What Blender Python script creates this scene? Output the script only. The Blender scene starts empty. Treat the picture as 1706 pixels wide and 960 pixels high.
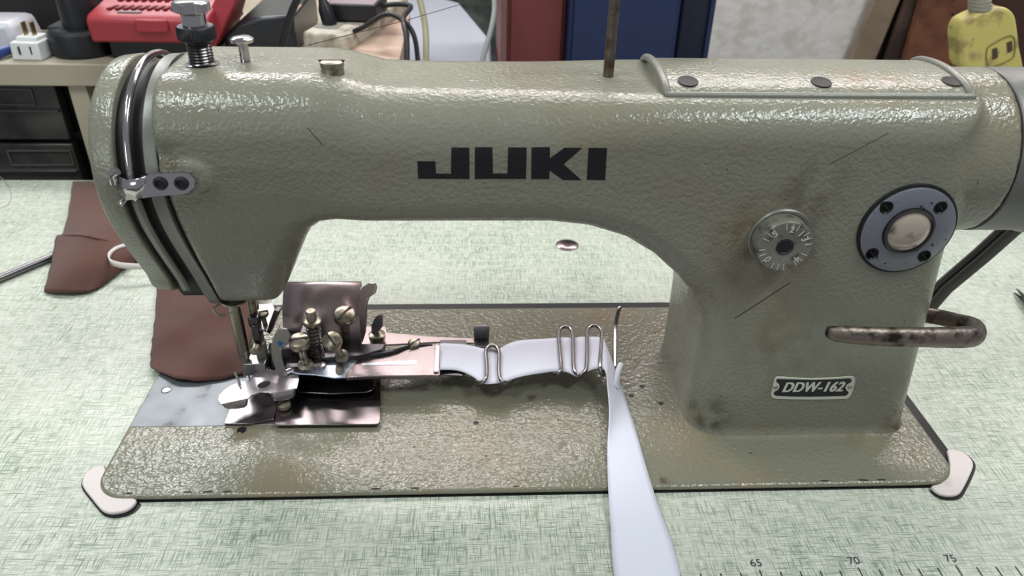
import bpy, bmesh, math, random
import numpy as np
from mathutils import Vector, Matrix
random.seed(7)
C = bpy.context.scene
COL = C.collection
S = 0.01                                   # every length below is in centimetres

# ---------------------------------------------------------------- camera
FPX, PITCH, YAW, ROLL = 1267.926, .561411866, .0562743831, .0243848881
CAM = Vector((20.4847, -29.0513, 31.6439))
cp, sp, cy_, sy_ = math.cos(PITCH), math.sin(PITCH), math.cos(YAW), math.sin(YAW)
FW = Vector((sy_*cp, cy_*cp, -sp)); R0 = Vector((cy_, -sy_, 0)); U0 = R0.cross(FW)
RT = math.cos(ROLL)*R0 + math.sin(ROLL)*U0; UP = -math.sin(ROLL)*R0 + math.cos(ROLL)*U0
cd = bpy.data.cameras.new('camera'); cam = bpy.data.objects.new('camera', cd); COL.objects.link(cam)
cd.sensor_width = 36; cd.lens = FPX*36/1706; cd.clip_start = .01; cd.clip_end = 50
M = Matrix.Identity(4)
for i in range(3):
    M[i][0], M[i][1], M[i][2], M[i][3] = RT[i], UP[i], -FW[i], CAM[i]*S
cam.matrix_world = M; C.camera = cam
cd.dof.use_dof = True; cd.dof.focus_distance = .40; cd.dof.aperture_fstop = 16

# ---------------------------------------------------------------- world, lights, exposure
C.view_settings.view_transform = 'Standard'; C.view_settings.look = 'None'
C.view_settings.gamma = 1; C.view_settings.use_curve_mapping = False
C.view_settings.exposure = 0.14
w = bpy.data.worlds.new('world'); C.world = w; w.use_nodes = True
w.node_tree.nodes['Background'].inputs[0].default_value = (.88, .92, 1.0, 1)
w.node_tree.nodes['Background'].inputs[1].default_value = .22
def area(name, loc, target, sx, sy, power, col):
    l = bpy.data.lights.new(name, 'AREA'); l.shape = 'RECTANGLE'; l.size = sx; l.size_y = sy
    l.energy = power; l.color = col
    o = bpy.data.objects.new(name, l); COL.objects.link(o); o.location = Vector(loc)
    o.rotation_euler = (Vector(target)-Vector(loc)).to_track_quat('-Z', 'Y').to_euler()
    return o
area('fluorescent_tube_back', (.45, 1.00, 1.05), (.3, .1, .1), 1.7, .05, 12, (1, .90, .89))
area('fluorescent_tube_right', (1.08, -.34, 1.5), (.4, .1, 0), 1.0, .05, 14, (.94, 1, .98))
area('fluorescent_tube_left', (-.55, -.30, 1.5), (.1, .1, 0), .7, .08, 10, (.92, 1, .98))
area('bed_glint_light', (-.44, 1.0, .94), (.05, .05, 0), .42, .22, 4.6, (.95, 1, 1))  # area light put in for the bright reflection on the bed's front left
area('window_front_left', (-.95, -1.35, .62), (.1, .1, .1), .5, .45, 3.2, (.92, 1, .97))
area('wall_fill_light', (.6, 1.05, 1.9), (.6, 1.3, 0), 1.2, .1, 9, (1, .99, .96))  # fill light added to brighten the back wall

# ---------------------------------------------------------------- helpers
def V(*a): return Vector(a)
def P(px, py, ax, val):
    """pixel of the 1706x960 frame -> point (cm) on the world plane ax = val"""
    d = FW + RT*((px-853)/FPX) - UP*((py-480)/FPX)
    i = 'XYZ'.index(ax); return CAM + d*((val-CAM[i])/d[i])
def lin(c): return tuple((v/255/12.92 if v/255 <= .04045 else ((v/255+.055)/1.055)**2.4) for v in c)+(1,)
class NT:
    def __init__(s, m): s.t = m.node_tree; s.b = s.t.nodes['Principled BSDF']
    def n(s, typ, **k):
        o = s.t.nodes.new(typ)
        for a, b in k.items():
            if a in o.inputs: o.inputs[a].default_value = b
            else: setattr(o, a, b)
        return o
    def l(s, a, b): s.t.links.new(a, b)
def mat(name, col, rough=.5, metal=0, bump=None, dirt=None, coat=0, rvar=0, ior=1.5, sheen=0, stains=None):
    """bump = (kind, scale per metre, strength); dirt = (colour, scale, lo, hi)"""
    m = bpy.data.materials.new(name); m.use_nodes = True; t = NT(m); b = t.b
    b.inputs['Base Color'].default_value = lin(col); b.inputs['Roughness'].default_value = rough
    b.inputs['Metallic'].default_value = metal; b.inputs['IOR'].default_value = ior
    b.inputs['Coat Weight'].default_value = coat; b.inputs['Sheen Weight'].default_value = sheen
    tc = t.n('ShaderNodeNewGeometry'); pos = tc.outputs['Position']
    if dirt:
        src = None; cur = lin(col)
        for (dc, sc, lo, hi) in (dirt if isinstance(dirt, list) else [dirt]):
            nz = t.n('ShaderNodeTexNoise', Scale=sc, Detail=5.0); t.l(pos, nz.inputs['Vector'])
            mr = t.n('ShaderNodeMapRange', **{'From Min': lo, 'From Max': hi}); t.l(nz.outputs['Fac'], mr.inputs['Value'])
            mx = t.n('ShaderNodeMix', data_type='RGBA'); mx.inputs[6].default_value = cur; mx.inputs[7].default_value = lin(dc)
            if src: t.l(src, mx.inputs[6])
            t.l(mr.outputs[0], mx.inputs[0]); src = mx.outputs[2]
        for (cx_, cyy, cz_, rad, dc, amt) in (stains or []):
            sb = t.n('ShaderNodeVectorMath', operation='DISTANCE'); t.l(pos, sb.inputs[0]); sb.inputs[1].default_value = (cx_*S, cyy*S, cz_*S)
            m1 = t.n('ShaderNodeMapRange', **{'From Min': rad*S, 'From Max': rad*S*.25, 'To Max': amt}); t.l(sb.outputs['Value'], m1.inputs['Value'])
            nz = t.n('ShaderNodeTexNoise', Scale=90.0, Detail=4.0); t.l(pos, nz.inputs['Vector'])
            m2 = t.n('ShaderNodeMapRange', **{'From Min': .38, 'From Max': .62}); t.l(nz.outputs['Fac'], m2.inputs['Value'])
            ml = t.n('ShaderNodeMath', operation='MULTIPLY'); t.l(m1.outputs[0], ml.inputs[0]); t.l(m2.outputs[0], ml.inputs[1])
            mx = t.n('ShaderNodeMix', data_type='RGBA'); mx.inputs[7].default_value = lin(dc); t.l(src, mx.inputs[6]); t.l(ml.outputs[0], mx.inputs[0]); src = mx.outputs[2]
        t.l(src, b.inputs['Base Color'])
    if rvar:
        nz = t.n('ShaderNodeTexNoise', Scale=60.0, Detail=6.0); t.l(pos, nz.inputs['Vector'])
        mr = t.n('ShaderNodeMapRange', **{'From Min': .3, 'From Max': .7, 'To Min': rough-rvar, 'To Max': rough+rvar})
        t.l(nz.outputs['Fac'], mr.inputs['Value']); t.l(mr.outputs[0], b.inputs['Roughness'])
    if bump:
        kind, sc, st = bump
        if kind == 'vor': nz = t.n('ShaderNodeTexVoronoi', Scale=sc, feature='SMOOTH_F1'); out = nz.outputs['Distance']
        elif kind == 'weave':
            a = t.n('ShaderNodeTexWave', Scale=sc, bands_direction='X'); c = t.n('ShaderNodeTexWave', Scale=sc, bands_direction='Y')
            t.l(pos, a.inputs['Vector']); t.l(pos, c.inputs['Vector'])
            ad = t.n('ShaderNodeMath', operation='MULTIPLY'); t.l(a.outputs['Fac'], ad.inputs[0]); t.l(c.outputs['Fac'], ad.inputs[1])
            out = ad.outputs[0]; nz = a
        else: nz = t.n('ShaderNodeTexNoise', Scale=sc, Detail=1.2, Roughness=.5); out = nz.outputs['Fac']
        if kind != 'weave': t.l(pos, nz.inputs['Vector'])
        bp = t.n('ShaderNodeBump', Strength=st, Distance=.0012); t.l(out, bp.inputs['Height']); t.l(bp.outputs[0], b.inputs['Normal'])
    return m

class MB:
    """collects shapes (cm) into one mesh"""
    def __init__(s): s.v = []; s.f = []; s.m = []
    def add(s, vs, fs, mi=0):
        k = len(s.v); s.v += [tuple(v) for v in vs]; s.f += [tuple(i+k for i in f) for f in fs]; s.m += [mi]*len(fs); return s
    def box(s, c, size, rot=None, mi=0, top=1.0):
        c = Vector(c); vs = []
        for sz in (-1, 1):
            for sx, sy in ((-1, -1), (1, -1), (1, 1), (-1, 1)):
                q = top if sz > 0 else 1
                d = Vector((sx*size[0]/2*q, sy*size[1]/2*q, sz*size[2]/2)); vs.append(c+(rot @ d if rot else d))
        return s.add(vs, [(3,2,1,0),(4,5,6,7),(0,1,5,4),(1,2,6,5),(2,3,7,6),(3,0,4,7)], mi)
    def prism(s, pts, vec, mi=0):
        n = len(pts); vec = Vector(vec); pts = [Vector(p) for p in pts]
        return s.add(pts+[p+vec for p in pts], [tuple(range(n))[::-1], tuple(range(n, 2*n))]+[(i, (i+1) % n, (i+1) % n+n, i+n) for i in range(n)], mi)
    def tube(s, pts, r, seg=12, flat=1.0, smooth=0, mi=0, closed=False, up=(0, 0, 1)):
        pts = [Vector(p) for p in pts]
        if smooth: pts = catmull(pts, smooth, closed)
        n = len(pts); rr = r if hasattr(r, '__len__') else [r]*n
        if len(rr) != n: rr = list(np.interp(np.linspace(0, 1, n), np.linspace(0, 1, len(rr)), rr))
        nrm = None; vs = []
        for i, p in enumerate(pts):
            a = pts[(i-1) % n] if closed or i else pts[0]; b = pts[(i+1) % n] if closed or i < n-1 else pts[-1]
            t = (b-a).normalized()
            if nrm is None:
                nrm = Vector(up) if abs(t.dot(Vector(up))) < .95 else Vector((1, 0, 0))
            nrm = (nrm-t*nrm.dot(t)).normalized(); bn = t.cross(nrm)
            for k in range(seg):
                q = 2*math.pi*k/seg; vs.append(p+nrm*(math.cos(q)*rr[i])+bn*(math.sin(q)*rr[i]*flat))
        fs = [(i*seg+k, i*seg+(k+1) % seg, ((i+1) % n)*seg+(k+1) % seg, ((i+1) % n)*seg+k) for i in range(n if closed else n-1) for k in range(seg)]
        if not closed: fs += [tuple(range(seg))[::-1], tuple(range((n-1)*seg, n*seg))]
        return s.add(vs, fs, mi)
    def lathe(s, prof, o, ax=(0, 0, 1), seg=32, knurl=None, mi=0):
        ax = Vector(ax).normalized(); o = Vector(o)
        u = ax.orthogonal().normalized()
        if abs(ax.z) < .9: u = Vector((0, 0, 1)); u = (u-ax*u.dot(ax)).normalized()
        v = ax.cross(u); vs = []
        if knurl: seg = knurl[0]*2
        for j, (r, h) in enumerate(prof):
            for k in range(seg):
                q = 2*math.pi*k/seg; r2 = r-(knurl[1] if knurl and j in knurl[2] and k % 2 else 0)
                vs.append(o+ax*h+(u*math.cos(q)+v*math.sin(q))*r2)
        n = len(prof)
        fs = [(j*seg+k, j*seg+(k+1) % seg, (j+1)*seg+(k+1) % seg, (j+1)*seg+k) for j in range(n-1) for k in range(seg)]
        fs += [tuple(range(seg))[::-1], tuple(range((n-1)*seg, n*seg))]
        return s.add(vs, fs, mi)
    def grid(s, rows, mi=0):
        nr, nc = len(rows), len(rows[0])
        return s.add([p for r in rows for p in r], [(i*nc+j, i*nc+j+1, (i+1)*nc+j+1, (i+1)*nc+j) for i in range(nr-1) for j in range(nc-1)], mi)
    def build(s, name, mats, parent=None, bevel=0, angle=40, solid=0, sub=0, seg=2, loc=None, fix=True):
        if not isinstance(mats, (list, tuple)): mats = [mats]
        par = WLOC[parent.name] if parent else None
        vs = np.array(s.v, float)
        if loc is None:
            loc = Vector(par) if parent else Vector(((vs[:, 0].min()+vs[:, 0].max())/2, (vs[:, 1].min()+vs[:, 1].max())/2, vs[:, 2].min()))
        me = bpy.data.meshes.new(name)
        me.from_pydata([tuple((Vector(v)-loc)*S) for v in s.v], [], s.f)
        for m in mats: me.materials.append(m)
        me.polygons.foreach_set('material_index', s.m)
        if fix:
            bm = bmesh.new(); bm.from_mesh(me)
            if not solid: bmesh.ops.recalc_face_normals(bm, faces=bm.faces)
            bm.to_mesh(me); bm.free()
        me.polygons.foreach_set('use_smooth', [True]*len(me.polygons))
        me.set_sharp_from_angle(angle=math.radians(angle))
        o = bpy.data.objects.new(name, me); COL.objects.link(o)
        WLOC[o.name] = loc
        if parent: o.parent = parent; o.location = (loc-Vector(par))*S
        else: o.location = loc*S
        if solid: md = o.modifiers.new('solid', 'SOLIDIFY'); md.thickness = solid*S; md.offset = 0
        if sub: md = o.modifiers.new('sub', 'SUBSURF'); md.levels = md.render_levels = sub
        if bevel:
            md = o.modifiers.new('bevel', 'BEVEL'); md.width = bevel*S; md.segments = seg; md.limit_method = 'ANGLE'; md.angle_limit = math.radians(35)
            md.harden_normals = False
        return o
WLOC = {}
def catmull(pts, n, closed=False):
    out = []; m = len(pts)
    for i in range(m if closed else m-1):
        g = (lambda k: pts[k % m]) if closed else (lambda k: pts[min(max(k, 0), m-1)])
        a, b, c, d = g(i-1), g(i), g(i+1), g(i+2)
        for k in range(n):
            t = k/n
            out.append(.5*((2*b)+(c-a)*t+(2*a-5*b+4*c-d)*t*t+(3*b-a-3*c+d)*t**3))
    if not closed: out.append(pts[-1])
    return out
def thing(name, label, cat, loc, group=None):
    o = bpy.data.objects.new(name, None); COL.objects.link(o); o.empty_display_size = .01
    WLOC[o.name] = Vector(loc); o.location = Vector(loc)*S; return tag(o, label, cat, group)
def tag(o, label, cat, group=None, kind=None):
    o['label'] = label; o['category'] = cat
    if group: o['group'] = group
    if kind: o['kind'] = kind
    return o
def struct(o): o['kind'] = 'structure'; return o
def chaikin(pts, n=2):
    for _ in range(n):
        q = []
        for i in range(len(pts)):
            a, b = pts[i], pts[(i+1) % len(pts)]
            q += [tuple(a[k]*.75+b[k]*.25 for k in range(len(a))), tuple(a[k]*.25+b[k]*.75 for k in range(len(a)))]
        pts = q
    return pts
def rrect(cx, cy, w_, h_, r, n=6):
    out = []
    for qx, qy, a0 in ((1, 1, 0), (-1, 1, 90), (-1, -1, 180), (1, -1, 270)):
        for k in range(n+1):
            a = math.radians(a0+90*k/n); out.append((cx+qx*(w_/2-r)+r*math.cos(a), cy+qy*(h_/2-r)+r*math.sin(a)))
    return out
def pplate(pix, z, th, n=0):
    """plate lying flat at height z: outline from pixels, thickness downwards"""
    pts = [P(x, y, 'Z', z) for x, y in pix]
    if n: pts = [Vector(p) for p in chaikin([tuple(p) for p in pts], n)]
    return MB().prism(pts, (0, 0, -th))

# ---------------------------------------------------------------- materials
PAINT = mat('hammered_paint', (128, 127, 112), .25, bump=('noise', 470, .38), rvar=.06,
            dirt=[((128, 118, 98), 14, .55, .8), ((96, 82, 66), 9, .66, .86), ((40, 34, 30), 420, .735, .75)],
            stains=[(35, 4.4, 13.2, 3.2, (96, 74, 56), .75), (37, 4.4, 16, 2.5, (92, 80, 62), .6), (34, 4.2, 1.4, 2.2, (70, 60, 48), .9), (46, 4.4, .8, 2.0, (84, 62, 46), .9), (37.5, 4.3, 6.5, 3, (96, 84, 66), .5), (32.5, 5.5, 10, 2.0, (90, 78, 60), .6), (11.5, 7, 11, 2.5, (104, 84, 64), .6), (6.5, 4.3, 17.8, 1.2, (84, 74, 52), .8), (44.5, 5, 14.6, 2, (98, 80, 62), .6), (40, 7, 20.9, 2.6, (128, 104, 70), .7)])
PAINTB = mat('bed_paint', (122, 120, 104), .23, bump=('noise', 360, .6), rvar=.05,
            dirt=[((132, 116, 94), 16, .5, .75), ((84, 72, 60), 60, .68, .78), ((38, 32, 30), 300, .72, .735)])
STEEL = mat('brushed_steel', (160, 156, 158), .3, .8, bump=('noise', 300, .03), rvar=.08)
PINKST = mat('polished_plate', (188, 172, 172), .33, .85, rvar=.06)
CHROME = mat('chrome', (205, 200, 202), .14, 1, bump=('noise', 200, .04))
DARKST = mat('dark_steel', (95, 92, 94), .3, 1, rvar=.08)
NICKEL = mat('worn_nickel', (160, 152, 136), .36, .85, dirt=((90, 78, 62), 220, .5, .7))
WORN = mat('worn_iron', (132, 120, 112), .45, .8, bump=('noise', 300, .35), dirt=((52, 44, 40), 120, .5, .65))
GREYMET = mat('cast_edge_metal', (122, 122, 116), .42, .4, bump=('noise', 260, .1))
BLACK = mat('black_rubber', (18, 17, 19), .55)
BLACKP = mat('black_plastic', (24, 24, 30), .45, bump=('noise', 700, .1))
INK = mat('black_ink', (14, 13, 18), .48, bump=('noise', 520, .3))
WHITEP = mat('cream_plastic', (214, 203, 200), .45, dirt=((160, 150, 140), 40, .6, .8))
BROWN = mat('brown_cotton', (88, 54, 44), .9, bump=('weave', 900, .25), sheen=.15, dirt=((78, 48, 40), 30, .4, .7))
TAPE = mat('white_binding_tape', (218, 219, 232), .85, bump=('weave', 1200, .15))
RING = mat('satin_ring', (138, 140, 150), .38, .6, dirt=((40, 36, 34), 330, .66, .7))
GLASSY = mat('sight_glass', (172, 158, 144), .08, 0, coat=1.0, dirt=((88, 74, 62), 95, .58, .72))
WHITEL = mat('plate_white', (206, 204, 190), .45)
BEIGE = mat('beige_paint', (170, 160, 142), .6, dirt=((140, 130, 116), 12, .5, .8))
RED = mat('red_plastic', (160, 50, 60), .42, bump=('noise', 500, .1))
SMOKE = mat('smoked_plastic', (66, 64, 62), .22, dirt=((30, 30, 30), 20, .45, .65))
WHT = mat('white_plastic', (222, 222, 222), .4)
BRASS = mat('dull_brass', (150, 128, 86), .35, 1)

# table laminate: broken crossed threads
def laminate():
    m = bpy.data.materials.new('linen_laminate'); m.use_nodes = True; t = NT(m)
    g = t.n('ShaderNodeNewGeometry')
    def threads(rx, ry, rot, lo, hi, seed, dist=.0):
        mp = t.n('ShaderNodeMapping'); mp.inputs['Scale'].default_value = (rx, ry, 1); mp.inputs['Rotation'].default_value = (0, 0, rot)
        mp.inputs['Location'].default_value = (seed, seed*1.7, seed)
        t.l(g.outputs['Position'], mp.inputs[0])
        nz = t.n('ShaderNodeTexNoise', Scale=1.0, Detail=0.5, Roughness=.5, Distortion=dist); t.l(mp.outputs[0], nz.inputs['Vector'])
        mr = t.n('ShaderNodeMapRange', **{'From Min': lo, 'From Max': hi}); t.l(nz.outputs['Fac'], mr.inputs['Value'])
        return mr.outputs[0]
    # denser patches
    dn = t.n('ShaderNodeTexNoise', Scale=16.0, Detail=3.0); t.l(g.outputs['Position'], dn.inputs['Vector'])
    dm = t.n('ShaderNodeMapRange', **{'From Min': .35, 'From Max': .65, 'To Min': .62, 'To Max': 1.0}); t.l(dn.outputs['Fac'], dm.inputs['Value'])
    acc = None
    for a in ((80, 1700, 0, .53, .74, 1), (1700, 80, 0, .53, .74, 5), (45, 1000, 0, .62, .78, 9), (1000, 45, 0, .62, .78, 13), (150, 2300, 0, .53, .74, 17), (2300, 150, 0, .53, .74, 21)):
        o = threads(*a)
        if acc is None: acc = o
        else:
            mx = t.n('ShaderNodeMath', operation='MAXIMUM'); t.l(acc, mx.inputs[0]); t.l(o, mx.inputs[1]); acc = mx.outputs[0]
    ml = t.n('ShaderNodeMath', operation='MULTIPLY'); t.l(acc, ml.inputs[0]); t.l(dm.outputs[0], ml.inputs[1])
    hue = t.n('ShaderNodeTexNoise', Scale=5.0, Detail=2.0); t.l(g.outputs['Position'], hue.inputs['Vector'])
    ln = t.n('ShaderNodeMix', data_type='RGBA'); ln.inputs[6].default_value = lin((102, 136, 112)); ln.inputs[7].default_value = lin((112, 122, 100)); t.l(hue.outputs['Fac'], ln.inputs[0])
    mx = t.n('ShaderNodeMix', data_type='RGBA'); mx.inputs[6].default_value = lin((209, 211, 199)); t.l(ln.outputs[2], mx.inputs[7]); t.l(ml.outputs[0], mx.inputs[0])
    t.l(mx.outputs[2], t.b.inputs['Base Color']); t.b.inputs['Roughness'].default_value = .38
    bp = t.n('ShaderNodeBump', Strength=.25, Distance=.0003, invert=True); t.l(ml.outputs[0], bp.inputs['Height']); t.l(bp.outputs[0], t.b.inputs['Normal'])
    return m
LAM = laminate()

# ================================================================ room
FZ = -75
flm = mat('concrete_floor', (110, 105, 98), .8, dirt=((80, 76, 70), 5, .4, .7))
wlm = mat('rough_plaster', (238, 236, 230), .9, bump=('noise', 60, .8), dirt=((206, 200, 190), 26, .45, .75))
struct(MB().box((20, 0, FZ-2), (420, 276, 4)).build('floor', flm))
struct(MB().box((20, 142, 50), (420, 8, 250)).build('wall_back', wlm))

# ================================================================ sewing table
tb = thing('sewing_table', 'pale green linen-patterned sewing table carrying the industrial sewing machine', 'table', (29, 17, FZ))
MB().box((29.5, 17.3, -1.5), (120, 48.6, 3)).build('table_top', [LAM], tb, bevel=.15)
for lx in (-26, 85):
    for ly in (-3, 38):
        MB().box((lx, ly, (FZ-3)/2), (4, 4, -FZ-3)).build('leg', BEIGE, tb, bevel=.2)
# black rubber edge of the bed opening
MB().prism([V(x, y, .03) for x, y in rrect(24.15, 9.45, 48.54, 19.0, 1.9)], (0, 0, -.02)).build('bed_gasket', BLACK, tb)
# steel cap in the table
MB().lathe([(.98, .0), (.98, .06), (.9, .12), (.6, .22), (.25, .27), (.01, .28)], P(945, 409, 'Z', 0)+V(0, 0, 0), seg=40).build('hole_cap', mat('cap_metal', (160, 146, 146), .25, 1), tb)
# printed ruler
def text_mesh(txt, size, mats, parent, name, M4, shear=0, offset=0, ext=0, sx=1.0, spacing=1.0):
    c = bpy.data.curves.new('lettering', 'FONT'); c.body = txt; c.size = size; c.align_x = 'CENTER'; c.align_y = 'CENTER'
    c.offset = offset; c.shear = shear; c.extrude = ext; c.space_character = spacing
    o = bpy.data.objects.new('lettering_source', c); COL.objects.link(o)
    dg = bpy.context.evaluated_depsgraph_get(); me = bpy.data.meshes.new_from_object(o.evaluated_get(dg))
    bpy.data.objects.remove(o)
    mb = MB(); mb.v = [tuple(M4 @ Vector((v.co.x*sx, v.co.y, v.co.z))) for v in me.vertices]
    mb.f = [tuple(p.vertices) for p in me.polygons]; mb.m = [0]*len(mb.f)
    return mb if name is None else mb.build(name, mats, parent, fix=False)
INKR = mat('ruler_ink', (52, 56, 60), .5)
rk = MB(); rx0 = P(1434.6, 956, 'Z', 0).x
for k in range(-14, 30):
    x = rx0+k; tall = .9 if k % 5 == 0 else .62
    rk.box((x, -5.62-.0, .012), (.06, tall, .02))
rk.build('ruler_marks', INKR, tb)
for k, tx in ((-5, '65'), (0, '70'), (5, '75')):
    text_mesh(tx, .62, INKR, tb, 'ruler_number', Matrix.Translation((rx0+k-.05, -5.62+.85, .02)))

# ================================================================ sewing machine: cast body from an implicit shape
OUT = [(0, 21.0), (0, 7.2)] + [(8.5, 7.2), (9.0, 7.35), (9.45, 7.9), (9.8, 8.6), (11.55, 12.3), (12.05, 13.2), (12.7, 13.75), (13.6, 13.98)] + \
      [(24.2, 13.98), (26.2, 13.75), (28.2, 13.1), (29.8, 12.1), (31.2, 10.8), (32.3, 9.4), (32.9, 8.0), (33.15, 6.5), (33.2, 4), (33.28, -4), (46.8, -4), (45.2, 14.0), (45.0, 20.32)] + \
      [(17.4, 20.36), (15.9, 20.42), (14.2, 20.85), (13.2, 21.0)]
OUTN = np.array(OUT, float)
def polysdf(px, pz):
    d = np.full(px.shape, 1e9); s = np.ones(px.shape); n = len(OUTN)
    for i in range(n):
        ax, az = OUTN[i]; bx, bz = OUTN[i-1]
        ex, ez = bx-ax, bz-az; wx, wz = px-ax, pz-az
        t = np.clip((wx*ex+wz*ez)/(ex*ex+ez*ez), 0, 1); qx, qz = wx-ex*t, wz-ez*t
        d = np.minimum(d, qx*qx+qz*qz)
        c1 = pz >= az; c2 = pz < bz; c3 = ex*wz > ez*wx
        s = np.where((c1 & c2 & c3) | (~c1 & ~c2 & ~c3), -s, s)
    return s*np.sqrt(d)
def sstep(a, b, x): t = np.clip((x-a)/(b-a), 0, 1); return t*t*(3-2*t)
def rmax(a, b, r):
    u = np.maximum(a+r, 0); v = np.maximum(b+r, 0); return np.minimum(np.maximum(a, b)+r, 0)+np.sqrt(u*u+v*v)-r
def smin(a, b, k): h = np.maximum(k-np.abs(a-b), 0)/k; return np.minimum(a, b)-h*h*k*.25
def body(x, y, z, s2=None):
    if s2 is None: s2 = polysdf(x, z)
    hd = np.interp(z, [7, 8, 9.7, 11, 12.9, 14.2, 15.6, 17.3, 22], [.95, 1.3, 2.05, 2.75, 3.6, 4.1, 4.45, 4.62, 4.62])
    ha = 4.62+0*z
    hc = np.interp(z, [0, 14, 22], [4.95, 4.7, 4.62])
    h = hd+(ha-hd)*sstep(11.0, 15.5, x); h = h+(hc-h)*sstep(26, 33, x)
    r = 1.35+(1.25-.72*sstep(22, 30, x))*sstep(14.6, 18, z)+.55*sstep(30, 32.5, x)*(1-sstep(35.5, 38, x))*(1-sstep(9, 13, z))
    r = np.minimum(r, h*.8)
    d = rmax(s2, np.abs(y-9)-h, r)
    # round right end of the arm
    q = np.sqrt((y-8.95)**2+(z-16.45)**2)-4.35
    c = rmax(q, np.maximum(x-47.2, 43-x), .12)
    d = smin(d, c, .5)
    # flared foot of the column
    d = d-.16*np.clip(1-(z-.38)/.5, 0, 1)**2*(x > 30)
    # raised boss behind the bracket at the head
    bx = np.sqrt(np.maximum(np.abs(x-5.9)-1.45, 0)**2+(z-16.75)**2)-.78
    bs = np.maximum(bx, np.abs(y-4.85)-.65)
    return rmax(smin(d, bs, .35), 5.9-x, .22)
def yfront(x, z):
    lo, hi = 0.0, 9.0
    for _ in range(40):
        m_ = (lo+hi)/2
        if body(np.array([x]), np.array([m_]), np.array([z]))[0] > 0: lo = m_
        else: hi = m_
    return lo
def ztop(x, y):
    lo, hi = 15.0, 24.0
    for _ in range(40):
        m_ = (lo+hi)/2
        if body(np.array([x]), np.array([y]), np.array([m_]))[0] > 0: hi = m_
        else: lo = m_
    return lo
def surface_nets(h=.22):
    xs = np.arange(4.6, 48, h); ys = np.arange(3.2, 14.9, h); zs = np.arange(.25, 22.2, h)
    X2, Z2 = np.meshgrid(xs, zs, indexing='ij'); s2 = polysdf(X2, Z2)
    Y = ys[None, :, None]; F = body(X2[:, None, :], Y, Z2[:, None, :], s2[:, None, :])+0*Y
    inside = F < 0; nx, ny, nz = F.shape
    off = [(i, j, k) for i in (0, 1) for j in (0, 1) for k in (0, 1)]
    sh = (nx-1, ny-1, nz-1); acc = np.zeros(sh+(3,)); cnt = np.zeros(sh)
    sl = lambda A, o: A[o[0]:o[0]+sh[0], o[1]:o[1]+sh[1], o[2]:o[2]+sh[2]]
    for a in off:
        for ax in range(3):
            if a[ax] == 0:
                b = list(a); b[ax] = 1; fa, fb = sl(F, a), sl(F, b); cr = (fa < 0) != (fb < 0)
                t = np.where(cr, fa/np.where(cr, fa-fb, 1), 0); p = [np.full(sh, float(a[q])) for q in range(3)]; p[ax] = t
                for q in range(3): acc[..., q] += np.where(cr, p[q], 0)
                cnt += cr
    act = cnt > 0; idx = -np.ones(sh, int); idx[act] = np.arange(act.sum())
    ii = np.argwhere(act); vv = (acc[act]/cnt[act][:, None]+ii)*h+np.array([xs[0], ys[0], zs[0]])
    faces = []
    for ax in range(3):
        u, v = (ax+1) % 3, (ax+2) % 3
        A = np.take(inside, range(inside.shape[ax]-1), ax); B = np.take(inside, range(1, inside.shape[ax]), ax)
        e = np.argwhere(A != B); e = e[(e[:, u] > 0) & (e[:, v] > 0) & (e[:, u] < sh[u]) & (e[:, v] < sh[v])]
        fl = A[e[:, 0], e[:, 1], e[:, 2]]
        q = []
        for du, dv in ((-1, -1), (0, -1), (0, 0), (-1, 0)):
            o = e.copy(); o[:, u] += du; o[:, v] += dv; q.append(idx[o[:, 0], o[:, 1], o[:, 2]])
        q = np.stack(q, 1); q[~fl] = q[~fl][:, ::-1]; faces.append(q)
    fc = np.concatenate(faces)
    e = .02
    for _ in range(4):
        x, y, z = vv.T; f0 = body(x, y, z)
        g = np.stack([body(x+e, y, z)-body(x-e, y, z), body(x, y+e, z)-body(x, y-e, z), body(x, y, z+e)-body(x, y, z-e)], 1)/(2*e)
        g2 = np.maximum((g*g).sum(1), .2); vv = vv-np.clip(f0/g2, -h/2, h/2)[:, None]*g
    return vv, fc
sm = thing('sewing_machine', 'grey-green hammered-finish industrial sewing machine standing on the pale green table', 'sewing machine', (23.8, 9, 0.03))
vv, fc = surface_nets()
mb = MB(); mb.v = [tuple(v) for v in vv]; mb.f = [tuple(int(i) for i in f) for f in fc]; mb.m = [0]*len(mb.f)
mb.build('machine_arm', PAINT, sm, angle=60)

# bed
bed = MB().prism([V(x, y, .05) for x, y in rrect(23.8, 8.9, 47.6, 17.8, 1.7, 8)], (0, 0, .36))
bed.build('bed', PAINTB, sm, bevel=.16, seg=3)
def bedscrew(px, py, z, r, m_=DARKST):
    p = P(px, py, 'Z', z)
    return MB().lathe([(r, -.05), (r, .03), (r*.85, .05), (r*.8, .02), (.01, .02)], p, seg=24).build('bed_screw', m_, sm)
bedscrew(403, 717, .41, .28)
# slide plate
pl = [V(.12, 5.4, .40), V(6.6, 5.4, .40), V(6.6, 12.9, .40), V(.12, 12.9, .40)]
MB().prism(pl, (0, 0, .035)).build('slide_plate', mat('satin_slide_plate', (116, 120, 124), .42, .5, rvar=.06, dirt=((80, 74, 68), 60, .6, .75)), sm, bevel=.01)
MB().prism([V(6.65, 5.45, .40), V(14.4, 5.45, .40), V(14.4, 12.9, .40), V(6.65, 12.9, .40)], (0, 0, .035)).build('slide_plate', STEEL, sm, bevel=.01)
bedscrew(277, 650, .44, .3, STEEL)
# specks: tapped holes in the bed
for px, py in ((1052, 659), (1070, 644), (1101, 672), (793, 705)):
    p = P(px, py, 'Z', .41); MB().lathe([(.17, 0), (.17, .008), (.01, .008)], p, seg=14).build('bed_hole', BLACK, sm)

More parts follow.
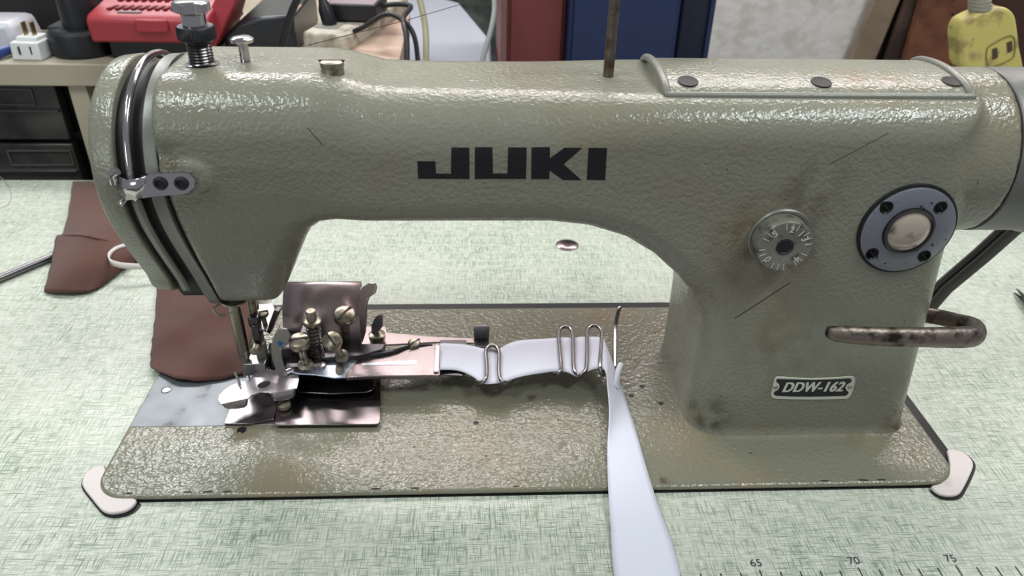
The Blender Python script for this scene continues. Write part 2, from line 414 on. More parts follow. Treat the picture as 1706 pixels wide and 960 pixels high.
# JUKI lettering, wrapped onto the arm
def decal(polys, toxz, mat_, name, zlines, off=.012):
    bm = bmesh.new()
    for poly in polys:
        vs = [bm.verts.new((x, 0, z)) for x, z in (toxz(*q) for q in poly)]
        bm.faces.new(vs)
    bmesh.ops.triangulate(bm, faces=bm.faces)
    for z in zlines:
        g = bm.verts[:]+bm.edges[:]+bm.faces[:]
        bmesh.ops.bisect_plane(bm, geom=g, plane_co=(0, 0, z), plane_no=(0, 0, 1))
    bm.verts.ensure_lookup_table(); mb = MB()
    mb.v = [(v.co.x, yfront(v.co.x, v.co.z)-off, v.co.z) for v in bm.verts]
    mb.f = [tuple(v.index for v in f.verts) for f in bm.faces]; mb.m = [0]*len(mb.f); bm.free()
    return mb.build(name, mat_, sm, fix=True)
YF = 4.42
def jk(cx, cy):                              # crop pixels of the lettering -> (X, Z) on the arm face
    px, py = 680+cx/4.874, 230+cy/4.874
    y = YF
    for _ in range(8):
        p = P(px, py, 'Y', y); y = yfront(p.x, p.z)
    p = P(px, py, 'Y', y); return p.x, p.z
J = [(76, 188), (220, 190), (226, 288), (348, 290), (352, 76), (496, 76), (498, 332), (80, 330)]
Jp = [[(76, 188), (220, 190), (226, 288), (226, 331), (80, 330)], [(226, 288), (348, 290), (348, 331), (226, 331)], [(348, 290), (352, 76), (496, 76), (498, 332), (348, 331)]]
Up = [[(542, 74), (684, 74), (688, 288), (688, 331), (540, 332)], [(688, 288), (806, 288), (806, 331), (688, 331)], [(806, 288), (812, 74), (962, 76), (956, 332), (806, 331)]]
Kp = [[(1002, 74), (1150, 74), (1150, 165), (1148, 262), (1146, 333), (998, 333)], [(1150, 165), (1268, 78), (1414, 80), (1262, 212), (1148, 262)], [(1148, 262), (1262, 212), (1408, 342), (1256, 340)]]
Ip = [[(1464, 80), (1614, 82), (1600, 342), (1450, 340)]]
for nm, pp in (('letter_j', Jp), ('letter_u', Up), ('letter_k', Kp), ('letter_i', Ip)):
    decal(pp, jk, INK, 'brand_letter', [16.4+.12*i for i in range(24)])

# ---- head end: cover, thread slot, take-up guard, edge strip
PROF = [(14.2, 18.0), (13.0, 19.6), (11.4, 20.6), (9.6, 20.95), (7.9, 20.7), (6.3, 19.9), (5.15, 18.6), (4.55, 17.0), (4.5, 15.6), (4.8, 14.2), (5.5, 12.6), (6.35, 11.0), (7.1, 9.6)]
def prof_closed(tail): 
    p = [Vector((0, a, b)) for a, b in PROF]
    return p
def ring(pts, cx_, s_):                      # scale the section about its middle
    return [Vector((cx_, 9.2+(p.y-9.2)*s_, 14.8+(p.z-14.8)*s_)) for p in pts]
def section(prof, x0, x1, shrink0=1, shrink1=1, r=.0):
    base = catmull([Vector((0, a, b)) for a, b in prof], 4, False)
    mb = MB(); rings = []
    for xx, s_ in ((x0, shrink0), (x0+(x1-x0)*.15, (shrink0*.35+.65)), (x0+(x1-x0)*.85, (shrink1*.35+.65)), (x1, shrink1)):
        rings.append(ring(base, xx, s_))
    n = len(base)
    vs = [p for r_ in rings for p in r_]; fs = [(i*n+k, i*n+(k+1) % n, (i+1)*n+(k+1) % n, (i+1)*n+k) for i in range(3) for k in range(n)]
    fs += [tuple(range(n))[::-1], tuple(range(3*n, 4*n))]
    return mb.add(vs, fs)
cover_prof = PROF + [(7.5, 8.6), (8.6, 8.25), (10.4, 8.3), (12.0, 9.4), (13.2, 12), (14.2, 15)]
section(cover_prof, 2.55, 3.75, .95, 1.0).build('face_cover', PAINT, sm, bevel=.12, angle=50, seg=3)
strip_prof = PROF + [(7.75, 8.3), (8.35, 7.25), (9.0, 6.85), (10.2, 7.2), (11.2, 9.4), (12.6, 12), (14, 15)]
section(strip_prof, 5.12, 5.78, 1.0, 1.01).build('edge_strip', GREYMET, sm, bevel=.05, angle=50)
def shrink(pf, d):
    c = (9.3, 14.5); return [(a+(c[0]-a)*d/5.0, b+(c[1]-b)*d/5.0) for a, b in pf]
section(shrink(strip_prof, .35), 3.7, 5.98).build('thread_slot', BLACK, sm, angle=60)
# lower filler between cover and strip
low = [PROF[i] for i in range(8, 13)]
fp = [Vector((3.98, a, b)) for a, b in low]+[Vector((3.98, 7.55, 8.55))]
rows = [[p+V(.2, 0.03, 0), p+V(.65, -.02, 0)] for p in catmull(fp, 4)]
MB().grid(rows).build('slot_trim', GREYMET, sm, solid=.12)
MB().tube([V(4.45, a-.0, b+.02) for a, b in PROF[1:8]]+[V(4.4, 4.5, 15.9), V(4.35, 4.9, 15.2)], .18, 14, smooth=5).build('thread_guard_rod', CHROME, sm)
# bracket with two screws
bz = 15.25
def onface(px, py, d=.08):
    y = 4.5
    for _ in range(8):
        p = P(px, py, 'Y', y); y = max(yfront(p.x, p.z), 3) - d
    return P(px, py, 'Y', y)
pts = [P(*q, 'Y', 4.16) for q in ((240, 292), (262, 289), (300, 287), (316, 288), (325, 297), (324, 309), (314, 318), (298, 321), (262, 323), (240, 327))]
br = MB().prism(pts, (0, -.13, 0))
lp = [P(x, y, 'Y', yy) for x, y, yy in ((246, 292, 4.05), (228, 298, 3.9), (212, 300, 3.95), (200, 294, 4.2), (188, 296, 4.4))]
lq = [P(x, y, 'Y', yy) for x, y, yy in ((246, 326, 4.15), (228, 331, 4.0), (212, 333, 4.05), (203, 325, 4.25), (190, 306, 4.45))]
br.grid([[a, b] for a, b in zip(lp, lq)])
bro = br.build('bracket', CHROME, sm, solid=.12, fix=False)
MB().tube([P(190, 305, 'Y', 4.3), P(188, 292, 'Y', 4.2), P(195, 285, 'Y', 4.15)], .2, 10, smooth=3).build('hook', CHROME, bro)
MB().tube([P(200, 341, 'Y', 4.35), P(208, 333, 'Y', 4.6)], .17, 10).build('pin', CHROME, bro)
for px in (268, 303):
    p = P(px, 305, 'Y', 4.03); MB().lathe([(.33, 0), (.33, .1), (.2, .17), (.19, .08), (.01, .08)], p, (0, -1, .1), 20).build('screw', BLACKP, bro)

# ---- top of head: pressure regulator, pin, slotted screw, thread post
zt = ztop(7.6, 8)
p0 = P(334, 90, 'Y', 8.2); p0.z = ztop(p0.x, 8.2)-.03
kn = MB().lathe([(.78, 0), (.78, .06), (.62, .07)]+[(.58-.05*(i % 2), .1+.07*i) for i in range(14)]+[(.55, 1.1)], p0, seg=32)
ko = kn.build('pressure_screw', DARKST, sm)
MB().lathe([(.62, 1.05), (.8, 1.2), (.88, 1.25), (.88, 1.75), (.8, 1.82), (.5, 1.82)], p0, knurl=(36, .05, (2, 3))).build('lock_nut', BLACKP, ko)
MB().lathe([(.55, 1.8), (.55, 2.35), (.62, 2.42), (.84, 2.5), (.84, 2.85), (.7, 2.95), (.3, 3.0), (.01, 2.97)], p0, knurl=(34, .04, (3, 4))).build('thumb_knob', CHROME, ko)
p1 = P(406, 84, 'Y', 8.8); p1.z = ztop(p1.x, 8.8)-.03
MB().lathe([(.45, 0), (.45, .04), (.24, .05), (.24, .85), (.5, .92), (.55, 1.0), (.55, 1.08), (.4, 1.18), (.01, 1.22)], p1).build('thread_pin', CHROME, sm)
p2 = P(553, 108, 'Y', 7.3); p2.z = ztop(p2.x, 7.3)-.05
mb = MB().lathe([(.55, 0), (.52, .3), (.56, .32), (.56, .55), (.45, .62), (.01, .62)], p2).box(p2+V(0, 0, .6), (1.2, .12, .06), mi=1)
mb.build('oil_screw', [NICKEL, BLACK], sm)
p3 = P(1015, 106, 'Y', 8.9); p3.z = ztop(p3.x, 8.9)-.05
MB().tube([p3, p3+V(0, 0, 30)], .27, 16).build('thread_post', mat('rusty_post', (120, 108, 100), .4, .9, dirt=((84, 66, 56), 150, .5, .7), bump=('noise', 300, .3)), sm)

# ---- top cover
def cov_section(off):
    h_ = [(6.0, 19.7), (6.0, 20.2), (6.25, 20.45), (6.8, 20.66), (7.5, 20.79), (8.2, 20.87), (9, 20.9)]
    full = h_+[(18-a, b) for a, b in h_[-2::-1]]
    return [Vector((0, a-(off if i < 4 else (-off if i > 8 else 0)), b+(off if 1 < i < 11 else 0))) for i, (a, b) in enumerate(full)]
xL, xR = 29.6, 44.5
sec = catmull(cov_section(0), 4)
inner = [V(0, 9+(p.y-9)*.9, p.z-.9) for p in sec]
mb = MB()
loop = sec+inner[::-1]; n = len(loop)
mb.prism([p+V(xL, 0, 0) for p in loop], (xR-xL, 0, 0))
tc = mb.build('top_cover', PAINT, sm, bevel=.08, angle=50)
mb = MB()
s2 = [p+V(0, 0, .02) for p in sec]
rimp = mat('rim_paint', (118, 118, 110), .35, bump=('noise', 400, .12))
for xx in (xL, xR): MB().tube([p+V(xx, 0, 0) for p in s2], .2, 12).build('cover_rim', rimp, tc)
MB().tube([V(xL-.1, 6.03, 20.3), V(xL+.1, 6.0, 20.3), V(xR-.1, 6.0, 20.3), V(xR+.1, 6.03, 20.3)], .2, 12).build('cover_rim', bpy.data.materials['rim_paint'], tc)
MB().box(((xL+xR)/2, 6.68, 20.05), (xR-xL+.2, 1.4, .25)).build('cover_gap_shade', BLACK, tc)  # black strip standing in for the thin shadow below the cover edge
for px in (1147, 1368, 1588):
    best = min(range(2, len(sec)//2), key=lambda k: abs(P(px, 137, 'Z', sec[k].z).y-sec[k].y))
    q = sec[best]; tg = sec[best+1]-sec[best-1]; nrm = V(0, -tg.z, tg.y).normalized(); p = P(px, 137, 'Z', q.z); zz = q.z
    MB().lathe([(.5, -.3), (.5, .02), (.47, .03), (.42, .012), (.01, .01)], V(p.x, q.y, zz)+nrm*.02, nrm, 26).build('cover_screw', mat('recessed_screw', (26, 25, 24), .6), tc)

def scratch(px0, py0, px1, py1, wd_=.025):
    pts = []
    for k in range(9):
        t = k/8; x, y = px0+(px1-px0)*t, py0+(py1-py0)*t; yy = 4.4
        for _ in range(6): q = P(x, y, 'Y', yy); yy = yfront(q.x, q.z)
        pts.append(P(x, y, 'Y', yy-.004))
    MB().tube(pts, wd_, 5, flat=.5).build('scratch', mat('scratch_dark', (44, 38, 32), .7), sm)
scratch(1224, 531, 1316, 471, .03); scratch(1385, 272, 1480, 222, .016); scratch(512, 213, 536, 240, .018)
random.seed(3)
def chip(p, rx, ry, m_=None):
    pts = [p+V(rx*math.cos(a)*random.uniform(.6, 1.2), ry*math.sin(a)*random.uniform(.6, 1.2), 0) for a in [2*math.pi*k/11 for k in range(11)]]
    MB().prism(pts, (0, 0, .012)).build('paint_chip', bpy.data.materials['chip_dark'], sm)
mat('chip_dark', (52, 40, 36), .7)
for px, rx in ((222, .25), (318, .3), (352, .35), (383, .25), (628, .35), (692, .25), (860, .2), (1065, .3), (1372, .25), (1437, .35), (1468, .3)):
    q = P(px, 808 if px < 900 else 797, 'Z', .41); chip(V(q.x, .24, .402), rx, .07)
for px, py in ((768, 156), (1225, 690), (1145, 690), (1155, 697), (1330, 590), (880, 660), (930, 700), (560, 690), (690, 745), (810, 760), (1250, 755), (640, 770)):
    if py > 640 and not 1100 < px < 1240: chip(P(px, py, 'Z', .412), .09, .05)

# ---- stitch length dial
YC = yfront(36.4, 13.2)-.03
b0 = P(1299, 396, 'Y', YC)
dl = MB().lathe([(1.62, -.1), (1.62, .05), (1.56, .12), (1.42, .12), (1.4, .03), (.01, .03)], b0, (0, -1, 0), 48).build('dial_base', GREYMET, sm)
k0 = P(1308, 412, 'Y', YC-1.15)
MB().lathe([(1.35, -1.0), (1.42, -.85), (1.42, -.12), (1.34, 0), (.45, 0), (.42, -.02)], k0, (0, -1, 0), knurl=(70, .045, (1, 2))).build('stitch_dial', mat('dial_metal', (138, 136, 124), .36, .45, bump=('noise', 400, .2), dirt=((80, 74, 62), 200, .5, .7)), dl)
kd = MB().lathe([(.42, -.05), (.42, .03), (.36, .05), (.3, .0), (.01, .02)], k0, (0, -1, 0), 24).build('dial_hub', BLACKP, dl)
mk = MB()
for i in range(24):
    a = math.radians(i*15+8); L = .34
    if i % 4 == 3: continue
    d = V(math.cos(a), 0, math.sin(a)); c = k0+d*(1.3-L/2)+V(0, -.012, 0)
    mk.box(c, (L, .02, .035), Matrix.Rotation(-a, 3, 'Y'))
PALE = mat('engraved_pale', (196, 194, 180), .5)
mk.build('dial_mark', PALE, dl)
for i, tx in enumerate('012345'):
    a = math.radians([200, 80, 80-0, 22, -36, 140][i]) if False else math.radians([222, 50, 82, 28, -42, 132][i])
    Mx = Matrix.Translation(k0+V(math.cos(a)*.98, -.015, math.sin(a)*.98)) @ Matrix.Rotation(-(a-math.pi/2), 4, 'Y') @ Matrix.Rotation(math.pi/2, 4, 'X')
    text_mesh(tx, .5, PALE, dl, 'dial_number', Mx, offset=.012)
p = P(1271, 378, 'Y', YC-.05); MB().lathe([(.2, 0), (.2, .04), (.01, .03)], p, (0, -1, 0), 18).build('screw', BLACK, dl)

# ---- oil sight window
YW = min(yfront(42.5+a, 14+b) for a in (-2.2, 0, 2.2) for b in (-2.2, 0, 2.2))-.04
w0 = P(1511, 383, 'Y', YW)
wr = MB().lathe([(2.36, -.1), (2.36, .12), (2.28, .18), (1.32, .18), (1.26, .1), (1.2, -.05)], w0, (0, -1, 0), 64).build('sight_window_ring', RING, sm)
MB().lathe([(1.3, .1), (1.28, .3), (1.2, .34), (1.12, .3), (1.1, .05)], w0, (0, -1, 0), 48).build('window_bezel', DARKST, wr)
MB().lathe([(1.14, .0), (1.12, .2), (.9, .36), (.6, .44), (.3, .48), (.01, .49)], w0, (0, -1, 0), 48).build('sight_glass', GLASSY, wr)
mb = MB().lathe([(2.52, -.1), (2.5, .02), (2.3, .04)], w0, (0, -1, 0), 64); mb.build('ring_gasket', BLACK, wr)
for px, py in ((1477, 346), (1567, 346), (1453, 423), (1540, 427)):
    p = P(px, py, 'Y', YW-.18)
    MB().lathe([(.34, -.1), (.34, .02), (.3, .035), (.27, .0), (.01, 0)], p, (0, -1, 0), 22).box(p+V(0, -.01, 0), (.5, .02, .06), Matrix.Rotation(.8, 3, 'Y'), mi=1).build('window_screw', [mat('black_screw', (28, 26, 28), .35, .5), BLACK], wr)

# ---- model plate
YP = yfront(39.7, 4)
def pp(cx_, cy_, d=0): return P(1275+cx_/10.66, 610+cy_/10.66, 'Y', YP-d)
out = [(200, 182), (300, 182), (600, 205), (850, 212), (1150, 200), (1500, 172), (1570, 180), (1592, 220), (1580, 300), (1545, 430), (1500, 530), (1440, 572), (1150, 580), (800, 585), (450, 580), (180, 572), (110, 545), (100, 490), (120, 400), (150, 260), (170, 205)]
mp = MB().prism([pp(*q) for q in out], (0, -.07, 0)).build('model_plate', WHITEL, sm, bevel=.02)
inn = [(215, 228), (500, 238), (850, 246), (1200, 236), (1500, 218), (1535, 245), (1520, 285), (1450, 325), (1418, 375), (1435, 425), (1478, 460), (1470, 500), (1420, 528), (1100, 538), (800, 545), (450, 540), (180, 525), (142, 490), (165, 455), (225, 425), (255, 370), (245, 320), (195, 280), (195, 245)]
MB().prism([pp(*q, .068) for q in inn], (0, -.015, 0)).build('plate_field', mat('plate_black', (18, 20, 28), .4), mp)
c0 = pp(850, 382, .09); wd = (pp(1420, 380)-pp(280, 380)).length
mb_t = Matrix.Translation(c0) @ Matrix.Rotation(math.pi/2, 4, 'X')
tm = MB()
for dx in (-.028, 0, .028):
    t_ = text_mesh('DDW-162', 1.0, WHITEL, mp, None, Matrix.Translation(V(dx, -.001*dx, 0)) @ mb_t, shear=.2, offset=.014, sx=.78, spacing=1.06)
    tm.add(t_.v, t_.f)
tm.build('plate_text', WHITEL, mp, fix=False)
for q in ((180, 370), (1500, 368)):
    MB().lathe([(.13, 0), (.12, .05), (.07, .09), (.01, .1)], pp(*q, .07), (0, -1, 0), 16).build('rivet', NICKEL, mp)
# worn transfer below the plate
mb = MB()
for i in range(7):
    for sgn in (-1, 1):
        a = pp(820+sgn*(30+i*22), 590, .01); b = pp(820+sgn*(62+i*4), 745-abs(i-2)*22, .01)
        mb.tube([a, b], .012, 4)
mb.build('worn_emblem', mat('worn_gold', (72, 66, 52), .5), mp)

# ---- reverse lever
lv = [P(1378, 553, 'Y', 2.9), P(1395, 556, 'Y', 2.6), P(1450, 560, 'Y', 2.4), P(1540, 562, 'Y', 2.4), P(1605, 562, 'Y', 2.6), P(1627, 558, 'Y', 2.9), P(1622, 545, 'Y', 4.0), P(1594, 536, 'Y', 5.3), P(1566, 529, 'Y', 6.4), P(1540, 525, 'Y', 7.0)]
MB().tube(lv, [.3, .45, .52, .56, .62, .6, .52, .46, .46, .46], 16, flat=.75, smooth=5).build('reverse_lever', WORN, sm)

# ---- right end: handwheel, only its inner rim is in the frame
MB().lathe([(4.3, 47.3), (4.36, 47.36), (4.36, 50.5), (4.5, 50.8), (4.5, 53), (4.2, 53.4), (1, 53.4)], V(0, 8.95, 16.45), (1, 0, 0), 64).build('handwheel', mat('handwheel_paint', (108, 107, 104), .42, .2, bump=('noise', 300, .1)), sm)

# ---- needle bar group
nx, ny = 6.27, 9.0
MB().tube([V(nx, ny, 2.9), V(nx, ny, 8.2)], .36, 20).build('needle_bar', mat('needle_bar_steel', (140, 136, 128), .25, 1), sm)
MB().lathe([(.2, 0), (.36, .35), (.36, .8)], V(nx, ny, 2.55), (0, 0, 1), 20).build('needle_clamp', NICKEL, sm)
MB().tube([V(nx, ny, .3), V(nx, ny, 1.0), V(nx, ny, 2.7)], [.03, .06, .08], 10).build('needle', CHROME, sm)
MB().tube([V(nx-.6, 8.4, 7.05), V(nx-.9, 8.2, 6.85), V(nx-.7, 8.0, 6.6), V(nx-.2, 8.0, 6.55), V(nx+.2, 8.1, 6.7)], .07, 8, smooth=4).build('thread_hook', NICKEL, sm)
MB().lathe([(.75, 0), (.75, .12), (.4, .2)], V(nx+.1, ny, 7.0)+V(0, 0, -.1), (0, 0, 1), 24).build('bar_bushing', NICKEL, sm)
pb = MB().tube([V(7.05, 9.7, 2.6), V(7.05, 9.7, 8.2)], .27, 16).build('presser_bar', NICKEL, sm)
MB().box((7.12, 9.55, 5.2), (.62, .8, .7)).box((7.2, 9.4, 4.2), (.45, .7, 1.8)).build('presser_bracket', DARKST, pb, bevel=.08)
MB().box((7.25, 9.3, 2.6), (.6, .5, 2.2)).build('foot_shank', GREYMET, pb, bevel=.05)
MB().lathe([(.28, 0), (.28, .5), (.2, .55)], V(7.1, 8.9, 3.6), (0, -1, 0), 16).build('foot_screw', NICKEL, pb)
mb = MB().prism([P(x, y, 'Y', 8.5) for x, y in ((405, 607), (441, 607), (444, 625), (405, 627))], (0, 1.4, 0))
mb.build('presser_foot', STEEL, pb, bevel=.04)

# ================================================================ binder attachment (folder, thumb screws, tape guides)
bd = thing('tape_binder', 'shiny steel tape binder attachment with screws and bent wire guides beside the needle', 'sewing attachment', (12, 9, .45))
def cz(cx, cy): return 340+cx/3.31, 440+cy/3.31          # pixels of a zoomed crop -> frame pixels
def cpl(lst, z, th, n=0): return pplate([cz(*q) for q in lst], z, th, n)
cpl([(388, 888), (400, 800), (440, 560), (975, 560), (972, 860), (962, 880), (940, 884)], .75, .11).build('lower_plate', mat('dark_mirror_plate', (120, 113, 115), .24, 1), bd, bevel=.03)
cpl([(520, 706), (700, 716), (900, 706), (930, 694), (942, 670), (945, 560), (500, 560)], 1.05, .1).build('upper_plate', bpy.data.materials['dark_mirror_plate'], bd, bevel=.03)
cpl([(108, 880), (250, 882), (385, 855), (400, 800), (400, 700), (180, 700)], .62, .1).build('left_plate', bpy.data.materials['dark_mirror_plate'], bd, bevel=.03)
# scoop
zS = 2.0
top = [(75, 750), (82, 722), (110, 694), (150, 668), (205, 648), (250, 640), (262, 618), (290, 598), (350, 583), (420, 580), (520, 598), (524, 640), (513, 684), (362, 714), (354, 708), (310, 706), (262, 722), (250, 740), (90, 774)]
hole = [cz(330+36*math.cos(a), 664-17*math.sin(a)+9*math.cos(a)*-1) for a in [2*math.pi*k/20 for k in range(20)]]
sc = pplate([cz(*q) for q in top], zS, .09).build('folder_scoop', mat('scoop_steel', (176, 170, 175), .3, .85), bd, bevel=.03)
MB().prism([P(x, y, 'Z', zS+.012) for x, y in hole], (0, 0, -.01)).build('scoop_hole', BLACK, sc)
def flange(a0, a1, b0, b1, drop):
    A, B = P(*cz(*a0), 'Z', zS), P(*cz(*a1), 'Z', zS); rows = []
    A2, B2 = P(*cz(*b0), 'Z', zS-drop), P(*cz(*b1), 'Z', zS-drop)
    for t, q in ((0, 0), (.2, .06), (.45, .3), (1, 1)):
        rows.append([A.lerp(A2, t)+V(0, -.12*(1-q)*t*2, .1*t*(1-t)), B.lerp(B2, t)+V(0, -.12*(1-q)*t*2, .1*t*(1-t))])
    MB().grid(rows).build('flange', bpy.data.materials['scoop_steel'], sc, solid=.08, sub=1)
flange((88, 770), (252, 738), (124, 806), (244, 796), .7)
flange((360, 712), (514, 682), (382, 768), (508, 744), .75)
MB().tube([P(*cz(170, 600), 'Z', 2.3), P(*cz(196, 655), 'Z', 2.25), P(*cz(200, 672), 'Z', 2.1)], .07, 8).build('pin', STEEL, sc)
# folding arm with blue paint mark
av = [(410, 622), (392, 580), (375, 520), (369, 460), (378, 410), (400, 375), (430, 358), (456, 362), (474, 388), (474, 430), (455, 452), (434, 455), (424, 472), (430, 520), (446, 580), (462, 622)]
ab = P(*cz(435, 622), 'Z', zS)
fa = MB().prism([P(*cz(*q), 'Y', ab.y) for q in av], (0, .14, 0)).build('folding_arm', STEEL, bd, bevel=.03)
mb = MB(); c = P(*cz(420, 440), 'Y', ab.y-.01)
mb.prism([c+V(.17*math.cos(a)*(1+.3*math.sin(3*a)), 0, .16*math.sin(a)*(1+.25*math.cos(4*a))) for a in [2*math.pi*k/24 for k in range(24)]], (0, -.006, 0))
mb.build('paint_mark', mat('blue_paint', (40, 90, 160), .6), fa)
# channel linking scoop and folder body
mbx = pplate([cz(*q) for q in ((395, 575), (480, 560), (600, 535), (640, 520), (690, 500), (850, 505), (860, 515), (780, 600), (780, 625), (720, 628), (610, 610), (520, 605))], 2.15, .1)
mbx.build('folder_throat', mat('throat_steel', (186, 196, 208), .32, .75), bd, bevel=.03)
MB().tube([P(*cz(440, 600), 'Z', 2.25), P(*cz(520, 570), 'Z', 2.3), P(*cz(640, 560), 'Z', 2.3)], .22, 12, flat=.6, smooth=4).build('rolled_edge', CHROME, bd)
MB().lathe([(.42, -.05), (.42, .08), (.3, .14), (.01, .15)], P(*cz(636, 560), 'Z', 2.2), (0, 0, 1), 20).build('rivet', STEEL, bd)
MB().prism([P(*cz(x, y), 'Z', 2.17) for x, y in chaikin([(725, 550), (772, 550), (770, 612), (722, 612)], 2)], (0, 0, -.01)).build('slot', mat('slot_shadow', (84, 76, 70), .5), bd)
def cw(cx, cy): return 560+cx/5.687, 540+cy/5.687
# folder body: flattened tube
fb = [(120, 300), (220, 320), (500, 290), (700, 215), (915, 195), (978, 170), (985, 480), (930, 488), (300, 495), (95, 505), (75, 480)]
fbo = pplate([cw(*q) for q in fb], 2.1, .28).build('folder_body', mat('folder_metal', (158, 146, 146), .28, 1, rvar=.07), bd, bevel=.06)
MB().prism([P(*cw(*q), 'Z', 2.11) for q in ((240, 372), (745, 345), (765, 352), (762, 372), (745, 384), (250, 392))], (0, 0, .01)).build('slit', mat('slit_bright', (200, 204, 210), .3, 1), fbo)
MB().tube([P(*cw(*q), 'Z', 2.12) for q in ((215, 315), (400, 300), (560, 268), (700, 220), (912, 196))], [.12, .3, .26, .16, .05], 12, flat=.5, smooth=4).build('rolled_flap', DARKST, fbo)
MB().box(P(*cw(955, 330), 'Z', 2.16), (.32, 2.75, .12), Matrix.Rotation(.0, 3, 'Z')).build('end_band', PINKST, fbo, bevel=.03)
# plate under the folder mouth
pplate([cw(*q) for q in ((985, 150), (1230, 150), (1250, 200), (1250, 440), (1200, 492), (985, 480))], 1.75, .08).build('mouth_plate', DARKST, bd, bevel=.03)
# long rear arm plate with upturned end
pplate([cw(*q) for q in ((120, 190), (250, 20), (470, 20), (482, 80), (900, 118), (1300, 135), (1320, 180), (980, 170), (480, 195), (140, 290))], 1.7, .12).build('rear_arm', mat('rear_arm_metal', (168, 154, 154), .32, 1), bd, bevel=.03)
pplate([cw(*q) for q in ((120, 198), (472, 192), (468, 240), (180, 272), (120, 250))], 1.95, .1).build('cross_plate', DARKST, bd, bevel=.02)
yt = P(*cw(1375, 140), 'Z', 1.7).y
MB().prism([P(*cw(*q), 'Y', yt) for q in ((1302, 40), (1318, 22), (1436, 22), (1454, 40), (1450, 150), (1306, 150))], (0, .15, 0)).build('end_tab', STEEL, bd, bevel=.05)
MB().box(P(*cw(1378, 180), 'Z', 1.68), (1.0, 1.0, .1)).build('tab_foot', DARKST, bd, bevel=.03)
# curled back shield
yb = 12.6
prof = [(.5, .7), (-.35, 1.2), (-.8, 2.1), (-.8, 3.2), (-.35, 4.3), (.35, 5.1), (1.0, 5.55), (1.35, 5.5), (1.35, 5.15)]
xa = P(*cz(455, 300), 'Y', 12.2).x; xb = P(*cz(872, 300), 'Y', 12.2).x
rows = [[V(xa, 11.9+a, b), V((xa+xb)/2, 11.9+a, b), V(xb, 11.9+a, b)] for a, b in prof]
MB().grid([[Vector(p) for p in r] for r in zip(*[catmull([r[k] for r in rows], 4) for k in range(3)])]).build('curled_shield', PINKST, bd, solid=.12)
# cheek with ear at the right of the shield
ck = [(842, 440), (838, 300), (835, 230), (845, 175), (868, 130), (905, 106), (935, 110), (943, 135), (935, 165), (900, 190), (888, 230), (885, 300), (880, 380), (862, 440)]
MB().prism([P(*cz(*q), 'Y', 11.4) for q in ck], (0.15, .14, 0)).build('side_ear', PINKST, bd, bevel=.03)
# left clamp
mb = pplate([cz(*q) for q in ((300, 222), (378, 215), (392, 250), (345, 372), (300, 350))], 4.2, .12).build('clamp_plate', STEEL, bd, bevel=.03)
mb = MB().prism([P(*cz(*q), 'Y', 10.4) for q in ((385, 255), (412, 265), (362, 388), (340, 375))], (0.1, .5, 0)).build('clamp_leg', DARKST, bd, bevel=.04)
MB().box((9.0, 10.6, 1.9), (2.4, 2.6, 2.6)).build('clamp_block', DARKST, bd, bevel=.1)
MB().box((9.9, 10.4, 3.6), (.6, 1.6, 1.0)).build('clamp_post', DARKST, bd, bevel=.1)
MB().tube([P(*cz(385, 450), 'Z', 2.2), P(*cz(372, 520), 'Z', 2.0), P(*cz(395, 580), 'Z', 1.9)], .3, 10, smooth=4).build('black_cord', BLACK, bd)
pplate([cz(*q) for q in ((455, 480), (520, 470), (620, 440), (860, 440), (1000, 440), (980, 470), (850, 505), (640, 520), (560, 560), (450, 575))], 2.5, .5).build('slide_bar', DARKST, bd, bevel=.03)
def tscrew(cxy, Y, r, zb_, axis=(0, -.25, 1), name='thumb_screw', slot=.5, h=.62):
    p = P(*cz(*cxy), 'Y', Y); ax = V(*axis).normalized(); b = p-ax*h/2
    mb = MB().lathe([(r*.45, -.15), (r*.88, -.02), (r, .06), (r, h*.68), (r*.9, h*.85), (r*.5, h), (.01, h*1.03)], b, ax, knurl=(30, .035, (2, 3)))
    L_ = (b.z-zb_)/ax.z; mb.lathe([(r*.75, 0), (r*.75, .14), (r*.4, .2), (r*.38, L_-.05)], b-ax*L_, ax, 20)
    q = ax.to_track_quat('Z', 'Y').to_matrix() @ Matrix.Rotation(slot, 3, 'Z')
    mb.box(b+ax*h*.97, (r*1.8, r*.2, .1), q, mi=1)
    return mb.build(name, [NICKEL, BLACK], bd)
tscrew((525, 430), 7.9, .62, 2.5, (0, -.25, 1), slot=.2)
tscrew((705, 425), 8.3, .60, 2.5, (-.15, -.5, 1), slot=-.7)
tscrew((775, 285), 10.2, .66, 1.95, (.1, -.35, 1), slot=.7)
tscrew((320, 272), 10.2, .38, 3.9, (0, -.2, 1), slot=.2, h=.3)
tscrew((440, 775), P(*cz(440, 775), 'Z', 1.0).y, .42, .5, (0, -.1, 1), slot=.6, name='low_screw', h=.3)
p = P(*cw(740, 190), 'Z', 2.2); MB().lathe([(.42, -.3), (.42, .05), (.3, .2), (.01, .24)], p, (.2, -.3, 1), 20).box(p+V(.02, -.05, .2), (.9, .1, .08), Matrix.Rotation(.8, 3, 'Z'), mi=1).build('screw', [NICKEL, BLACK], bd)
# spring post
p = P(*cz(597, 325), 'Y', 9.4); bz_ = 2.5
sp_ = MB().lathe([(.3, bz_), (.3, p.z-.05), (.55, p.z), (.55, p.z+.16), (.5, p.z+.2), (.3, p.z+.22), (.3, p.z+.85), (.26, p.z+.9), (.01, p.z+.9)], V(p.x, p.y, 0)).build('spring_post', NICKEL, bd)
hl = [V(p.x+.42*math.cos(t), p.y+.42*math.sin(t), bz_+.05+(p.z-bz_-.1)*t/(2*math.pi*9)) for t in np.linspace(0, 2*math.pi*9, 100)]
MB().tube(hl, .05, 8).build('spring', DARKST, sp_)
